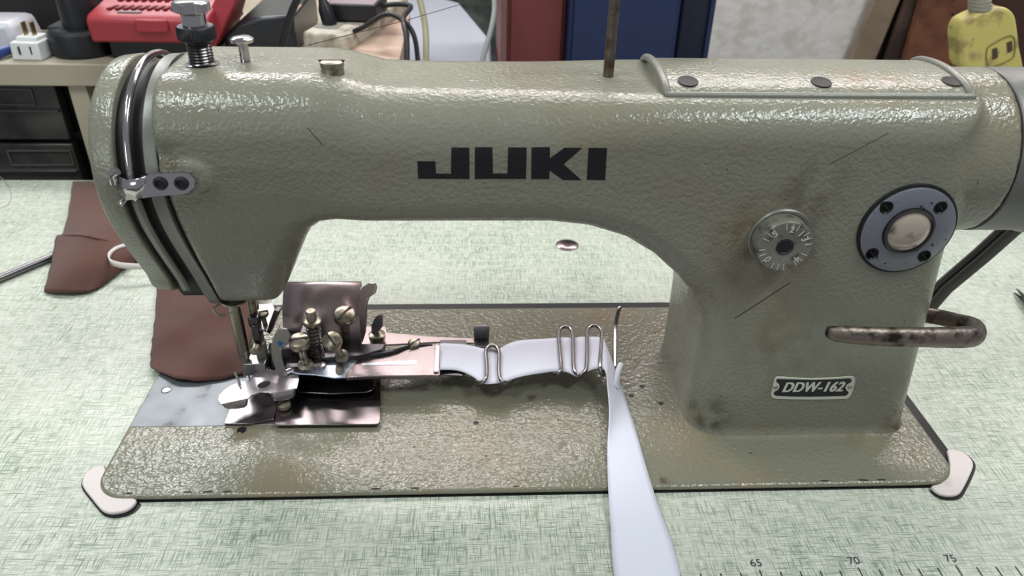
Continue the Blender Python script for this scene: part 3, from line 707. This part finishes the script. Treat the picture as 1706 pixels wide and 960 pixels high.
# wing screw
wp = P(*cz(955, 410), 'Z', 1.95); ws = MB().lathe([(.5, -.15), (.55, .1), (.55, .35), (.4, .42), (.01, .44)], wp, (0, 0, 1), 28).build('wing_screw', NICKEL, bd)
MB().prism([P(*cz(*q), 'Y', wp.y) for q in ((925, 425), (920, 340), (945, 290), (970, 278), (980, 290), (975, 350), (940, 395))], (0.12, .1, 0)).build('wing', STEEL, ws, bevel=.03)

# wire guides
def c6(cx, cy): return 560+cx/2.941, 480+cy/2.941
WIRE = mat('guide_wire', (150, 144, 144), .25, 1)
def wire(lst, zz, r=.13):
    pts = [P(*c6(x, y), 'Z', z) for (x, y), z in zip(lst, zz)]
    return MB().tube(pts, r, 12, smooth=6).build('wire_guide', WIRE, bd)
wire([(672, 436), (684, 456), (706, 464), (728, 452), (738, 420), (737, 360), (733, 310), (745, 288), (765, 282), (788, 292), (799, 320), (797, 380), (800, 430), (812, 456), (835, 464), (856, 456), (866, 440)], [1.55, 1.7, 1.9]+[2.1]*11+[1.9, 1.7, 1.55])
wire([(1050, 406), (1070, 418), (1090, 415), (1103, 390), (1096, 300), (1090, 225), (1100, 198), (1128, 190), (1152, 205), (1160, 240), (1162, 330), (1164, 385), (1172, 412), (1192, 424), (1214, 414), (1226, 385), (1230, 300), (1230, 215), (1242, 192), (1264, 184), (1290, 196), (1302, 225), (1296, 320), (1293, 385), (1300, 412), (1312, 425)], [1.5, 1.7]+[2.1]*22+[1.9, 1.7])
wire([(1392, 96), (1384, 110), (1374, 150), (1368, 200), (1366, 300), (1366, 390)], [3.0, 2.9, 2.5, 2.1, 1.7, 1.5], .15)
MB().tube([P(*c6(640, 340), 'Z', 1.62), P(*c6(765, 372), 'Z', 1.45), P(*c6(1060, 350), 'Z', 1.42), P(*c6(1366, 388), 'Z', 1.5)], .13, 10).build('guide_rail', WIRE, bd)
for x0_, x1_ in (((672, 436), (700, 360)), ((866, 440), (840, 366)), ((1050, 406), (1070, 352)), ((1312, 425), (1300, 382))):
    MB().tube([P(*c6(*x0_), 'Z', 1.5), P(*c6(*x1_), 'Z', 1.45)], .12, 8).build('guide_foot', WIRE, bd)

# ================================================================ binding tape
rowsp = [((690, 585), (690, 618), 1.95), ((732, 573), (732, 617), 1.95), ((760, 573), (762, 617), 1.9), ((785, 577), (782, 625), 1.9), ((803, 580), (800, 636), 1.85), ((818, 584), (815, 640), 1.82), ((832, 581), (835, 638), 1.85),
         ((850, 572), (858, 630), 1.9), ((880, 566), (890, 624), 1.95), ((920, 564), (925, 618), 1.95), ((945, 563), (945, 621), 1.9), ((965, 562), (962, 627), 1.9), ((985, 562), (978, 620), 1.95), ((1000, 562), (996, 614), 2.0),
         ((1006, 566), (1008, 618), 2.1), ((1016, 590), (1012, 645), 1.9), ((1030, 628), (1015, 690), 1.35), ((1044, 668), (1012, 740), .8), ((1060, 720), (1012, 780), .55), ((1080, 790), (1014, 830), .5), ((1098, 846), (1017, 872), .3), ((1120, 905), (1020, 930), .12), ((1140, 985), (1026, 985), .12)]
L = catmull([P(*a, 'Z', z) for a, b, z in rowsp], 4); Rr = catmull([P(*b, 'Z', z) for a, b, z in rowsp], 4)
rows = []
for i, (a, b) in enumerate(zip(L, Rr)):
    row = []
    for j in range(9):
        t = j/8; p = a.lerp(b, t); w_ = min(1, max(0, (i-50)/14)); p = p+V(0, 0, w_*.12*math.sin(t*math.pi)+.03*math.sin(i*.7+t*5)*(1-w_)); row.append(p)
    rows.append(row)
tape = MB().grid(rows).build('binding_tape', TAPE, None, solid=.04)
tag(tape, 'long white cotton binding tape threaded through wire guides and hanging over the bed', 'binding tape')
fl = MB().grid([[P(1022, 640, 'Z', 1.6), P(1030, 648, 'Z', 1.45)], [P(1026, 615, 'Z', 1.9), P(1034, 622, 'Z', 1.8)], [P(1031, 604, 'Z', 2.1), P(1039, 606, 'Z', 2.1)]])
fl.build('folded_end', TAPE, tape, solid=.04)

# ================================================================ cloth, rod, loop on the table
def cloth(name, label, rows_px, nsub=5, m_=BROWN, amp=.15):
    """rows_px: rows of (px, py, z)"""
    pts = [[P(x, y, 'Z', z) for x, y, z in r] for r in rows_px]
    pts = [catmull(r, nsub) for r in pts]; cols = [catmull(list(c), nsub) for c in zip(*pts)]
    rows = [list(r) for r in zip(*cols)]
    for i, r in enumerate(rows):
        for j, p in enumerate(r): r[j] = p+V(.04*math.sin(i*2.3), .04*math.sin(j*1.9+i), amp*1.1*math.sin(i*.35+.5)*math.sin(j*.42+i*.28))
    o = MB().grid(rows).build(name, m_, None, solid=.05)
    return tag(o, label, 'cloth')
cloth('cloth_scrap', 'brown cotton piece behind the sewing head, folded over the thin metal rod',
      [[(121, 303, .2), (155, 303, .5), (200, 302, .25), (300, 302, .2)],
       [(116, 350, .3), (155, 352, .7), (210, 352, 1.1), (300, 350, .3)],
       [(102, 393, .9), (150, 393, 1.9), (205, 398, 1.3), (285, 400, .5)],
       [(94, 396, 1.0), (145, 398, 2.0), (192, 408, 1.5), (262, 418, .6)],
       [(84, 440, .8), (130, 442, 1.3), (176, 446, 1.0), (215, 440, .4)],
       [(74, 488, .15), (110, 488, .35), (150, 484, .3), (180, 470, .12)]])
cloth('cloth_strip', 'brown cotton strip being sewn, lying under the needle at the left of the bed',
      [[(268, 430, .3), (330, 430, .6), (400, 430, .9), (445, 440, 1.0)],
       [(262, 480, .3), (320, 482, .5), (390, 485, 1.3), (432, 495, 1.1)],
       [(257, 540, .6), (310, 540, 1.3), (370, 540, .6), (420, 550, 1.0)],
       [(252, 585, .5), (300, 582, .9), (360, 580, 1.5), (414, 590, .8)],
       [(250, 612, .6), (292, 632, .7), (345, 634, .65), (408, 620, .7)]], amp=.1)
tag(MB().tube([P(-60, 489, 'Z', .35), P(86, 428, 'Z', .35), P(140, 404, 'Z', .35)], .3, 16).build('metal_rod', mat('rod_steel', (120, 116, 120), .28, 1)), 'thin grey steel rod running under the brown folded cotton at the left edge', 'rod')
def ribbon(pts, hgt, name, m_, label, cat, th=.06):
    q = catmull(pts, 6); o = MB().grid([[p, p+V(0, 0, hgt)] for p in q]).build(name, m_, None, solid=th); return tag(o, label, cat)
ribbon([P(262, 409, 'Z', .9), P(225, 412, 'Z', 1.0), P(198, 419, 'Z', 1.1), P(184, 430, 'Z', 1.2), P(186, 441, 'Z', 1.2), P(205, 447, 'Z', 1.1), P(235, 449, 'Z', .9), P(275, 450, 'Z', .8)], .5, 'elastic_loop', mat('elastic_white', (232, 222, 220), .8), 'white elastic loop poking out beneath the sewing head above the brown cotton', 'elastic')
# loose threads
thm = mat('dark_thread', (60, 40, 40), .8)
a = P(512, 76, 'Y', 12.5); b = P(812, -6, 'Y', 30)
tag(MB().tube([a, a.lerp(b, .5)+V(0, 0, -.1), b, b.lerp(a, -.4)], .022, 6).build('sewing_thread', thm), 'fine dark thread stretched from the head pin up towards the rear', 'thread')
tag(MB().tube([P(-5, 290, 'Z', .05), P(10, 305, 'Z', .05), P(18, 320, 'Z', .05), P(14, 340, 'Z', .05), P(-5, 348, 'Z', .05)], .025, 6, smooth=5).build('loose_thread', mat('pale_thread', (150, 160, 150), .8)), 'pale loose thread curled on the table at the far left edge', 'thread')
# corner cushions
def cushion(pix, label, blk):
    g = thing('corner_cushion', label, 'corner cushion', P(*pix[0], 'Z', 0.03), 'cream corner cushions of the machine bed')
    c = sum((P(*q, 'Z', .1) for q in pix), V(0, 0, 0))/len(pix)
    pts = catmull([P(*q, 'Z', .28) for q in pix], 3, True)
    MB().prism(pts, (0, 0, -.22)).build('pad', WHITEP, g, bevel=.06)
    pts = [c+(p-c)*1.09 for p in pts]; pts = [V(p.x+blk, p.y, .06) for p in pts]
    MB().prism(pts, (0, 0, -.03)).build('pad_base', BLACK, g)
def cc(x, y): return 120+x/6.4, 720+y/6.4
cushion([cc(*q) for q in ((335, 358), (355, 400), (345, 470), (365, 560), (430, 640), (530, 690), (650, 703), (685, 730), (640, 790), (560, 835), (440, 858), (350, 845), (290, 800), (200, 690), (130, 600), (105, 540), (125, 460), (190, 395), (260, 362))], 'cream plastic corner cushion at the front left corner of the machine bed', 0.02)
def cr(x, y): return 1260+x/3, 520+y/3
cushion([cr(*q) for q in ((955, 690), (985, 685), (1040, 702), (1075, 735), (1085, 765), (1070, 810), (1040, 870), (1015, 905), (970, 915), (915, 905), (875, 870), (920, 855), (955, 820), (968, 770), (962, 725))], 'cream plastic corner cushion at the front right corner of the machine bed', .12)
# drive belt
bl = MB()
for dy in (0, .75):
    bl.tube([P(1545, 520, 'Y', 17)+V(0, dy, 0), P(1578, 482, 'Y', 16.4)+V(0, dy, 0), P(1640, 430, 'Y', 15)+V(0, dy, 0), P(1706, 371, 'Y', 13.6)+V(0, dy, 0), P(1760, 325, 'Y', 12.4)+V(0, dy, 0)], .42, 8, flat=.8)
tag(bl.build('drive_belt', mat('belt_rubber', (58, 54, 54), .6, bump=('noise', 200, .2))), 'dark grey rubber drive belt running down behind the machine column', 'belt')
# pointed tool at the right edge
mb = MB().tube([P(1694, 482, 'Z', .4), P(1712, 500, 'Z', .7), P(1760, 560, 'Z', .8)], [.05, .2, .35], 8)
mb.tube([P(1690, 488, 'Z', .15), P(1708, 502, 'Z', .3), P(1752, 560, 'Z', .5)], [.05, .18, .35], 8)
tag(mb.build('tweezers', DARKST), 'pointed dark steel tweezers just entering at the right edge of the table', 'tweezers')

# ================================================================ background shelf and clutter
YS = 46.0
zs = P(100, 107, 'Y', YS).z
zb = P(100, 144, 'Y', YS).z
xr = P(560, 100, 'Y', YS).x
sh = thing('shelf_bench', 'beige painted metal bench with drawers beneath, behind the sewing table', 'bench', (-20, 60, FZ))
MB().box(((-75+xr)/2, YS+20, (zs+zb)/2), (xr+75, 40, zs-zb)).build('bench_top', BEIGE, sh, bevel=.12)
la, lb_ = P(113, 146, 'Y', YS+.5), P(143, 146, 'Y', YS+.5)
for lx in ((la.x+lb_.x)/2, -70):
    for ly in (YS+1.4, YS+38):
        MB().box((lx, ly, (zb+FZ)/2), (lb_.x-la.x if lx > -60 else 1.9, 1.8, zb-FZ)).build('leg', BEIGE, sh, bevel=.08)
# drawer unit
dx0 = P(-60, 200, 'Y', YS+4).x; dx1 = P(118, 200, 'Y', YS+4).x+1.2
dr = thing('drawer_cabinet', 'dark cabinet of smoked plastic drawers under the beige bench', 'drawer cabinet', ((dx0+dx1)/2, YS+18, FZ))
DKC = mat('cabinet_black', (26, 25, 25), .5)
bb = MB(); yf = YS+4
bb.box(((dx0+dx1)/2, yf+15, (zb+FZ)/2-.2), (dx1-dx0, 29, zb-FZ-.6)); bb.build('cabinet_body', DKC, dr, bevel=.1)
zt0 = zb-.4
for k in range(6):
    z1 = zt0-k*6.6; z0 = z1-6.1
    d = MB().box(((dx0+dx1)/2-.3, yf-.7, (z0+z1)/2), (dx1-dx0-1.6, 1.4, z1-z0)).build('drawer', SMOKE, dr, bevel=.1)
    cxm = (dx0+dx1)/2+(1.4 if k % 2 else -.6); zc = z1-1.5
    fr = MB().box((cxm, yf-1.5, zc+.8), (6.5, .12, .12)).box((cxm, yf-1.5, zc-.8), (6.5, .12, .12)).box((cxm-3.2, yf-1.5, zc), (.12, .12, 1.6)).box((cxm+3.2, yf-1.5, zc), (.12, .12, 1.6))
    fr.build('label_holder', mat('holder_clear', (92, 90, 88), .2), d)
    MB().box(((dx0+dx1)/2-.3, yf-1.6, z1-2.9), (dx1-dx0-1.8, .5, .25)).build('pull_lip', mat('lip_smoke', (66, 64, 62), .25), d, bevel=.06)
# second cabinet right of the leg
MB_ = thing('drawer_cabinet', 'smaller dark drawer unit right of the beige bench leg, mostly hidden by the machine', 'drawer cabinet', (lb_.x+10, YS+18, FZ))
MB().box((lb_.x+11.8, yf+15, (zb+FZ)/2-.2), (18, 29, zb-FZ-.6)).build('cabinet_body', DKC, MB_, bevel=.1)
for k in range(5):
    MB().box((lb_.x+11.8, yf-.6, zt0-3-k*6.6), (17, 1.2, 6)).build('drawer', SMOKE, MB_, bevel=.1)

# items on the bench
def on(px, py): return P(px, py, 'Z', zs)
g = on(48, 101); rt = Matrix.Rotation(math.radians(-4), 3, 'Z')
ad = thing('plug_adapter', 'small white plug adapter lying prongs up at the bench edge', 'plug adapter', g)
MB().box(g+V(0, 1.4, .85), (2.9, 2.9, 1.7), rt, top=.93).build('adapter_body', WHT, ad, bevel=.15)
MB().box(g+V(.1, 1.5, 1.85), (2.2, 2.0, .45), rt, top=.9).build('adapter_top', WHT, ad, bevel=.08)
for dx in (-.35, .45):
    MB().box(g+V(dx, 1.6, 2.6), (.16, .6, 1.4), rt).build('prong', BRASS, ad, bevel=.04)
for dx in (-.6, .5):
    MB().box(g+V(dx, -.02, .95), (.14, .08, .75), rt).build('outlet_slot', BLACK, ad)
g = on(123, 100)+V(0, 2.9, 0)
lb = thing('tool_battery', 'round black power tool battery standing between the white adapter and red charger', 'tool battery', g)
MB().lathe([(2.9, 0), (3.05, .25), (3.05, 1.9), (2.95, 2.2), (2.6, 2.5), (1.9, 2.6)], g, (0, 0, 1), 40).build('battery_base', BLACKP, lb, angle=30)
MB().prism([g+V(-2.6, -1.2, 2.4), g+V(2.6, -1.2, 2.4), g+V(2.6, 3, 2.4), g+V(-2.6, 3, 2.4)], (0, 0, .35)).build('battery_collar', mat('dark_collar', (46, 46, 52), .5), lb, bevel=.15)
MB().lathe([(1.75, 2.5), (1.75, 8.5), (1.5, 9)], g+V(.3, 0, 0), (0, 0, 1), 32).build('battery_post', BLACKP, lb)
# red charger
g0 = on(178, 100); g1 = P(352, 100, 'Y', g0.y+.5)
wch = g1.x-g0.x; cxr = (g0.x+g1.x)/2
ch = thing('battery_charger', 'red and black battery charger with vent slots beside the round black battery', 'battery charger', V(cxr, g0.y+5, zs))
MB().box((cxr, g0.y+6, zs+.9), (wch-.6, 11, 1.8), None).build('charger_base', BLACKP, ch, bevel=.2)
rb = MB().prism([V(g0.x-.9, g0.y-.2, zs+1.7), V(g0.x-.9, g0.y-.4, zs+3.8), V(g0.x-.9, g0.y+.2, zs+4.3), V(g0.x-.9, g0.y+10, zs+5.6), V(g0.x-.9, g0.y+12, zs+1.7)], (wch+1.6, 0, 0)).build('charger_shell', RED, ch, bevel=.3, seg=3)
MB().box((cxr+.3, g0.y-.45, zs+3.4), (3.0, .5, 1.2)).build('latch', RED, ch, bevel=.15)
vt = MB()
for r_ in range(3):
    for i in range(9):
        x = g0.x+1.0+i*.75; y = g0.y+1.9+r_*2.4; vt.box((x+.2*r_, y, zs+4.3+(y-g0.y)*.133+.02), (.4, 1.5, .14), Matrix.Rotation(-.25, 3, 'Z'))
vt.build('vent_slots', mat('vent_dark', (110, 22, 32), .5), ch)
MB().box((g0.x+3.0, g0.y+.7, zs+4.42), (2.2, .5, .12)).box((g0.x+9.2, g0.y+.7, zs+4.42), (2.2, .5, .12)).build('indicator', mat('indicator_grey', (150, 140, 140), .4), ch)
MB().prism([V(g1.x+.2, g0.y+1, zs+.8), V(g1.x+3.4, g0.y+3, zs+6.2), V(g1.x+3.0, g0.y+10, zs+6.6), V(g1.x+.2, g0.y+11, zs+1)], (-1.6, 0, .8)).build('charger_wing', RED, ch, bevel=.2)
# black case behind right
g = on(445, 88)
bc = thing('black_case', 'black plastic case with a rounded grey top right of the red charger', 'case', g+V(0, 5, 0))
x0, x1 = P(372, 60, 'Y', g.y).x, P(492, 60, 'Y', g.y).x
hh = P(470, 28, 'Y', g.y).z-zs
sd = [V(0, 0, 0), V(0, 0, hh*.75), V(0, .8, hh), V(0, 9, hh+1.5), V(0, 12, hh+1), V(0, 12, 0)]
MB().prism([V(x0, g.y, zs), V(x0, g.y, zs+hh*.45), V(x0+1.5, g.y, zs+hh*.8), V(x0+4, g.y, zs+hh*.98), V(x1, g.y, zs+hh*1.05), V(x1, g.y, zs)], (0, 13, 0)).build('case_body', mat('case_black', (36, 36, 42), .3), bc, bevel=.35, seg=3)
MB().box((x1-.2, g.y+2, zs+hh+.1), (.4, 6, .15)).build('case_trim', mat('trim_tan', (176, 150, 138), .4), bc, bevel=.05)
# power strip with plug, adapter box
g = on(540, 84); rot = Matrix.Rotation(math.radians(-14), 3, 'Z')
ps = thing('power_strip', 'dirty cream power strip lying under the black laptop adapter', 'power strip', g+V(0, 6, 0))
MB().box(g+rot @ V(.6, 9, 1.0), (5.0, 20, 2.0), rot).build('strip_body', mat('cream_dirty', (196, 190, 176), .5, dirt=((140, 128, 112), 60, .5, .7)), ps, bevel=.5, seg=3)
MB().box(g+rot @ V(-.1, 2.2, 2.05), (2.4, 2.6, .12), rot).build('socket', mat('socket_grey', (150, 146, 138), .5), ps, bevel=.1)
pg = g+rot @ V(-.1, 2.4, 2.1)
k_ = MB().lathe([(.75, 0), (.8, .3), (.75, 1.6), (.5, 2.2), (.3, 3)], pg, (-.25, .1, 1), 16)
k_.tube([pg+V(-.7, .25, 2.8), pg+V(-1.1, 1, 5), pg+V(-1.6, 4, 6.5), pg+V(-1, 9, 5)], .3, 10, smooth=4)
tag(k_.build('power_plug', BLACKP), 'ribbed black plug standing in the cream power strip', 'plug')
pa = thing('laptop_adapter', 'black laptop power adapter block resting on the cream power strip', 'power adapter', g+V(2, 7, 2))
ga = g+rot @ V(1.2, 7.0, 3.0)
MB().box(ga, (5.4, 6, 1.7), Matrix.Rotation(math.radians(-6), 3, 'Z')).build('adapter_block', mat('adapter_black', (34, 32, 36), .4), pa, bevel=.15)
MB().box(ga+V(0, 0, .86), (4.8, 5.4, .04), Matrix.Rotation(math.radians(-6), 3, 'Z')).build('rating_label', mat('label_grey', (150, 136, 140), .6), pa)
cs = ga+V(2.6, .5, 0)
MB().tube([cs, cs+V(1.6, .1, .2), cs+V(3.2, -.5, .1), P(672, 30, 'Y', 50), P(677, 60, 'Y', 47), P(678, 100, 'Y', 45.5), P(678, 160, 'Y', 44)], .28, 10, smooth=5).build('cord', BLACKP, pa)
MB().tube([P(590, 52, 'Y', 52), P(606, 45, 'Y', 51.5), P(640, 25, 'Y', 51), P(665, 30, 'Y', 50), P(688, 55, 'Y', 49), P(696, 100, 'Y', 48), P(698, 160, 'Y', 46)], .25, 10, smooth=5).build('cord', BLACKP, pa)
tag(MB().tube([P(500, -10, 'Y', 46), P(488, 15, 'Y', 46), P(478, 45, 'Y', 46), P(470, 80, 'Y', 46.2), P(468, 120, 'Y', 46.2)], .35, 10, smooth=4).build('charging_cord', BLACKP), 'thick black cord hanging across the front of the black case', 'cord')
bw = MB().prism([P(x, y, 'Z', zs+.3) for x, y in ((545, 110), (663, 112), (683, 22), (600, 20))], (0, 0, -2.2))
tag(bw.build('wooden_board', mat('pale_wood', (204, 176, 158), .6, dirt=((170, 140, 120), 30, .45, .7)), bevel=.05), 'pale wooden board end right of the cream power strip', 'board')
# big black box at upper left
xa_, xb_ = P(-30, 40, 'Y', 58).x, P(118, 40, 'Y', 58).x
tag(MB().box(((xa_+xb_)/2, 66, zs+7.5), (xb_-xa_, 14, 15)).build('black_tool_case', BLACKP, bevel=.5), 'large black tool case standing behind the white plug adapter', 'tool case')
xa_, xb_ = P(122, 40, 'Y', 64).x, P(330, 40, 'Y', 64).x
tag(MB().box(((xa_+xb_)/2+.6, 76, zs+6), (xb_-xa_, 5, 12)).build('grey_box', mat('box_greygreen', (92, 96, 94), .5), bevel=.3), 'grey-green box standing behind the red battery charger', 'box')
# white container and blue grip at far left
tag(MB().box(on(-2, 94)+V(-1, 3.4, 1.5), (5.8, 6, 3), top=.85).build('white_container', mat('milky_plastic', (190, 190, 196), .35), bevel=.6), 'milky white plastic container at the far left end of the bench', 'container')
tag(MB().tube([on(-30, 106)+V(0, 0, .6), on(0, 100)+V(0, 0, .6), on(28, 92)+V(0, 0, .8)], [.5, .55, .35], 12, flat=.7, smooth=4).build('blue_tool_grip', mat('blue_grip', (36, 66, 130), .4)), 'blue plastic tool handle in front of the milky white container', 'tool handle')

# white box, cords behind the arm
wb = [(600, 140), (860, 140), (860, 66), (765, 4), (735, -30), (650, -30)]
ared = P(835, 60, 'Y', 62).x-.8
pw = [P(x, y, 'Z', 3) for x, y in wb]; pw = [V(min(p.x, ared), min(p.y, 114), 3) for p in pw]
tag(MB().prism(pw, (0, 0, -78)).build('white_storage_box', mat('white_box', (166, 170, 182), .5), bevel=.4), 'large white plastic box with slanted edge behind the wooden board', 'box')
tag(MB().box((ared-10, 126, -20), (34, 16, 110)).build('grey_green_bin', mat('sack_grey', (110, 116, 108), .8, dirt=((70, 76, 70), 25, .4, .6)), bevel=1), 'dull grey-green bin beyond the large white box', 'bin')
tag(MB().tube([P(694, -20, 'Y', 56), P(703, 15, 'Y', 55), P(709, 50, 'Y', 54), P(710, 100, 'Y', 52), P(710, 170, 'Y', 50)], .33, 10, smooth=4).build('yellow_hose', mat('hose_yellow', (176, 168, 140), .5)), 'thin yellowish hose hanging before the white box', 'hose')
tag(MB().tube([P(822, -20, 'Y', 60), P(824, 15, 'Y', 58), P(818, 50, 'Y', 56), P(804, 100, 'Y', 54), P(790, 170, 'Y', 52)], .3, 10, smooth=4).build('grey_hose', mat('hose_grey', (140, 142, 140), .5)), 'thin grey hose hanging left of the red cabinet', 'hose')
# red and blue cabinets
def cabinet(name, xa_, xb_, y, dep, m_, label, cat, ztop_=60):
    a_, b_ = P(xa_, 60, 'Y', y).x, P(xb_, 60, 'Y', y).x
    t_ = thing(name, label, cat, V((a_+b_)/2, y+dep/2, FZ))
    MB().box(((a_+b_)/2, y+dep/2, (ztop_+FZ)/2), (b_-a_, dep, ztop_-FZ)).build('cabinet_body', m_, t_, bevel=.3)
    return t_, a_, b_
rc, a_, b_ = cabinet('red_cabinet', 835, 942, 62, 22, mat('maroon_paint', (116, 54, 54), .5), 'dark red metal cabinet standing left of the navy cabinet', 'cabinet')
MB().box((a_+.25, 61.8, -8), (.7, .4, 130)).build('edge_trim', mat('trim_mauve', (128, 92, 92), .4), rc)
MB().box(((a_+b_)/2+.3, 61.8, -8), (b_-a_-1.6, .3, 120)).build('door', bpy.data.materials['maroon_paint'], rc, bevel=.1)
NAVY = mat('navy_paint', (30, 44, 84), .45)
bc2, a_, b_ = cabinet('navy_cabinet', 946, 1128, 60, 22, NAVY, 'tall navy blue cabinet behind the thread post', 'cabinet')
MB().box(((a_+b_)/2, 59.7, -8), (b_-a_-1.0, .5, 120)).build('door', NAVY, bc2, bevel=.15)
a2, b2 = P(1128, 60, 'Y', 64).x, P(1186, 60, 'Y', 64).x
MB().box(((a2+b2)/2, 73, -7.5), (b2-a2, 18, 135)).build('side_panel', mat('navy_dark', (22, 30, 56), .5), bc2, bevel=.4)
MB().box((b2-.6, 63.8, -7.5), (.5, .5, 135)).build('side_rib', NAVY, bc2, bevel=.1)
# boards leaning at the right, and a strip for the dark gap between them
def lean(px4, y, dy, m_, name, label, cat):
    q = [P(x, yy, 'Y', y) for x, yy in px4]
    lo0, lo1 = q[3]+(q[3]-q[0])*1.0, q[2]+(q[2]-q[1])*1.0
    f0 = (FZ-q[0].z)/(q[3].z-q[0].z); f1 = (FZ-q[1].z)/(q[2].z-q[1].z)
    return tag(MB().prism([q[0]+(q[0]-q[3])*.6, q[1]+(q[1]-q[2])*.6, q[1].lerp(q[2], f1), q[0].lerp(q[3], f0)], (0, dy, 0)).build(name, m_, bevel=.1), label, cat)
def board(xa_, xb_, y, dy, m_, name, label, cat, sl=0):
    q0, q1 = P(xa_, 0, 'Y', y), P(xb_, 0, 'Y', y); k = sl
    return tag(MB().prism([V(q0.x+k*.7, y, q0.z+20), V(q1.x+k*.7, y, q1.z+20), V(q1.x-k*2.7, y, FZ), V(q0.x-k*2.7, y, FZ)], (0, dy, 0)).build(name, m_, bevel=.1), label, cat)
board(1458, 1500, 134, 1.5, mat('cardboard', (150, 132, 112), .8, dirt=((128, 110, 92), 20, .4, .7)), 'cardboard_sheet', 'tan cardboard sheet leaning against the white wall', 'cardboard', sl=4)
board(1494, 1520, 135.8, 2.0, mat('dark_gap_strip', (30, 26, 24), .7), 'dark_gap_strip', 'narrow near-black strip standing in for the dark gap right of the tan cardboard', 'board', sl=4)  # near-black fill for the shaded gap between cardboard and planks
board(1512, 1548, 132, 1.5, mat('umber_board', (84, 66, 54), .7, dirt=((56, 42, 36), 15, .4, .6)), 'narrow_board', 'narrow dusty brown board leaning left of the reddish wood panel', 'board', sl=2)
wpn = board(1538, 1640, 129, 2.0, mat('reddish_wood', (128, 82, 56), .6, dirt=((98, 60, 42), 25, .4, .65)), 'wood_panel', 'reddish brown wood panel with dark nail holes behind the yellow socket', 'wood panel')
for px, py in ((1587, 24), (1588, -1)):
    MB().lathe([(.28, -.05), (.28, .03), (.01, .03)], P(px, py, 'Y', 129), (0, -1, 0), 12).build('nail_hole', BLACK, wpn)
board(1640, 1800, 130, 3.0, mat('dark_brown_wood', (70, 44, 34), .7), 'dark_wood_panel', 'dark brown wood panel at the far right edge', 'wood panel')  # plain dark brown wood colour

# hanging yellow socket
yy = 38.0
def ys(x, y): return P(1360+x/4.93, y/4.93, 'Y', yy)
so = thing('extension_socket', 'grimy yellow extension socket hanging on its grey cord at the upper right', 'extension socket', ys(1440, 600))
YEL = mat('old_yellow_plastic', (196, 182, 106), .4, dirt=[((160, 142, 92), 60, .52, .62), ((96, 78, 56), 45, .64, .74)])
o_ = [(1210, 200), (1260, 150), (1420, 80), (1520, 62), (1590, 75), (1640, 130), (1660, 230), (1680, 400), (1695, 590), (1450, 600), (1220, 560), (1195, 400), (1185, 280)]
pts = catmull([ys(*q) for q in o_], 3, True)
MB().prism(pts, (-.25, 2.0, -.1)).build('socket_body', YEL, so, bevel=.35, seg=3)
i_ = [(1400, 410), (1430, 370), (1560, 300), (1610, 300), (1630, 340), (1625, 440), (1590, 490), (1450, 548), (1410, 540), (1395, 480)]
pts = catmull([ys(*q)+V(0, -.02, 0) for q in i_], 3, True)
MB().tube(pts, .07, 6, closed=True).build('outlet_rim', mat('groove_olive', (130, 114, 62), .6), so)
for (sx, sy) in ((1465, 440), (1585, 385)):
    MB().prism([ys(sx+a, sy+b)+V(0, -.01, 0) for a, b in ((-22, -35), (18, -50), (24, 30), (-16, 50))], (0, -.05, 0)).build('outlet_slot', mat('slot_brown', (70, 58, 40), .6), so)
sr = [ys(1385, 100), ys(1390, 60), ys(1385, 20), ys(1378, -40)]
mb = MB(); GC = mat('grey_cord', (150, 142, 130), .6)
mb.tube([ys(1400, 120)+V(0, 1, 0), ys(1385, 10)+V(0, 1, 0), ys(1375, -60)+V(0, 1, 0), ys(1370, -600)+V(0, 1, 0)], [.95, .8, .5, .45], 14)
for k in range(4): 
    q = ys(1396-4*k, 100-28*k)+V(0, 1, 0); mb.lathe([(.8, 0), (1.02-.05*k, .05), (1.02-.05*k, .3), (.8, .35)], q, (0, 0, 1), 20)
mb.build('strain_relief', GC, so)
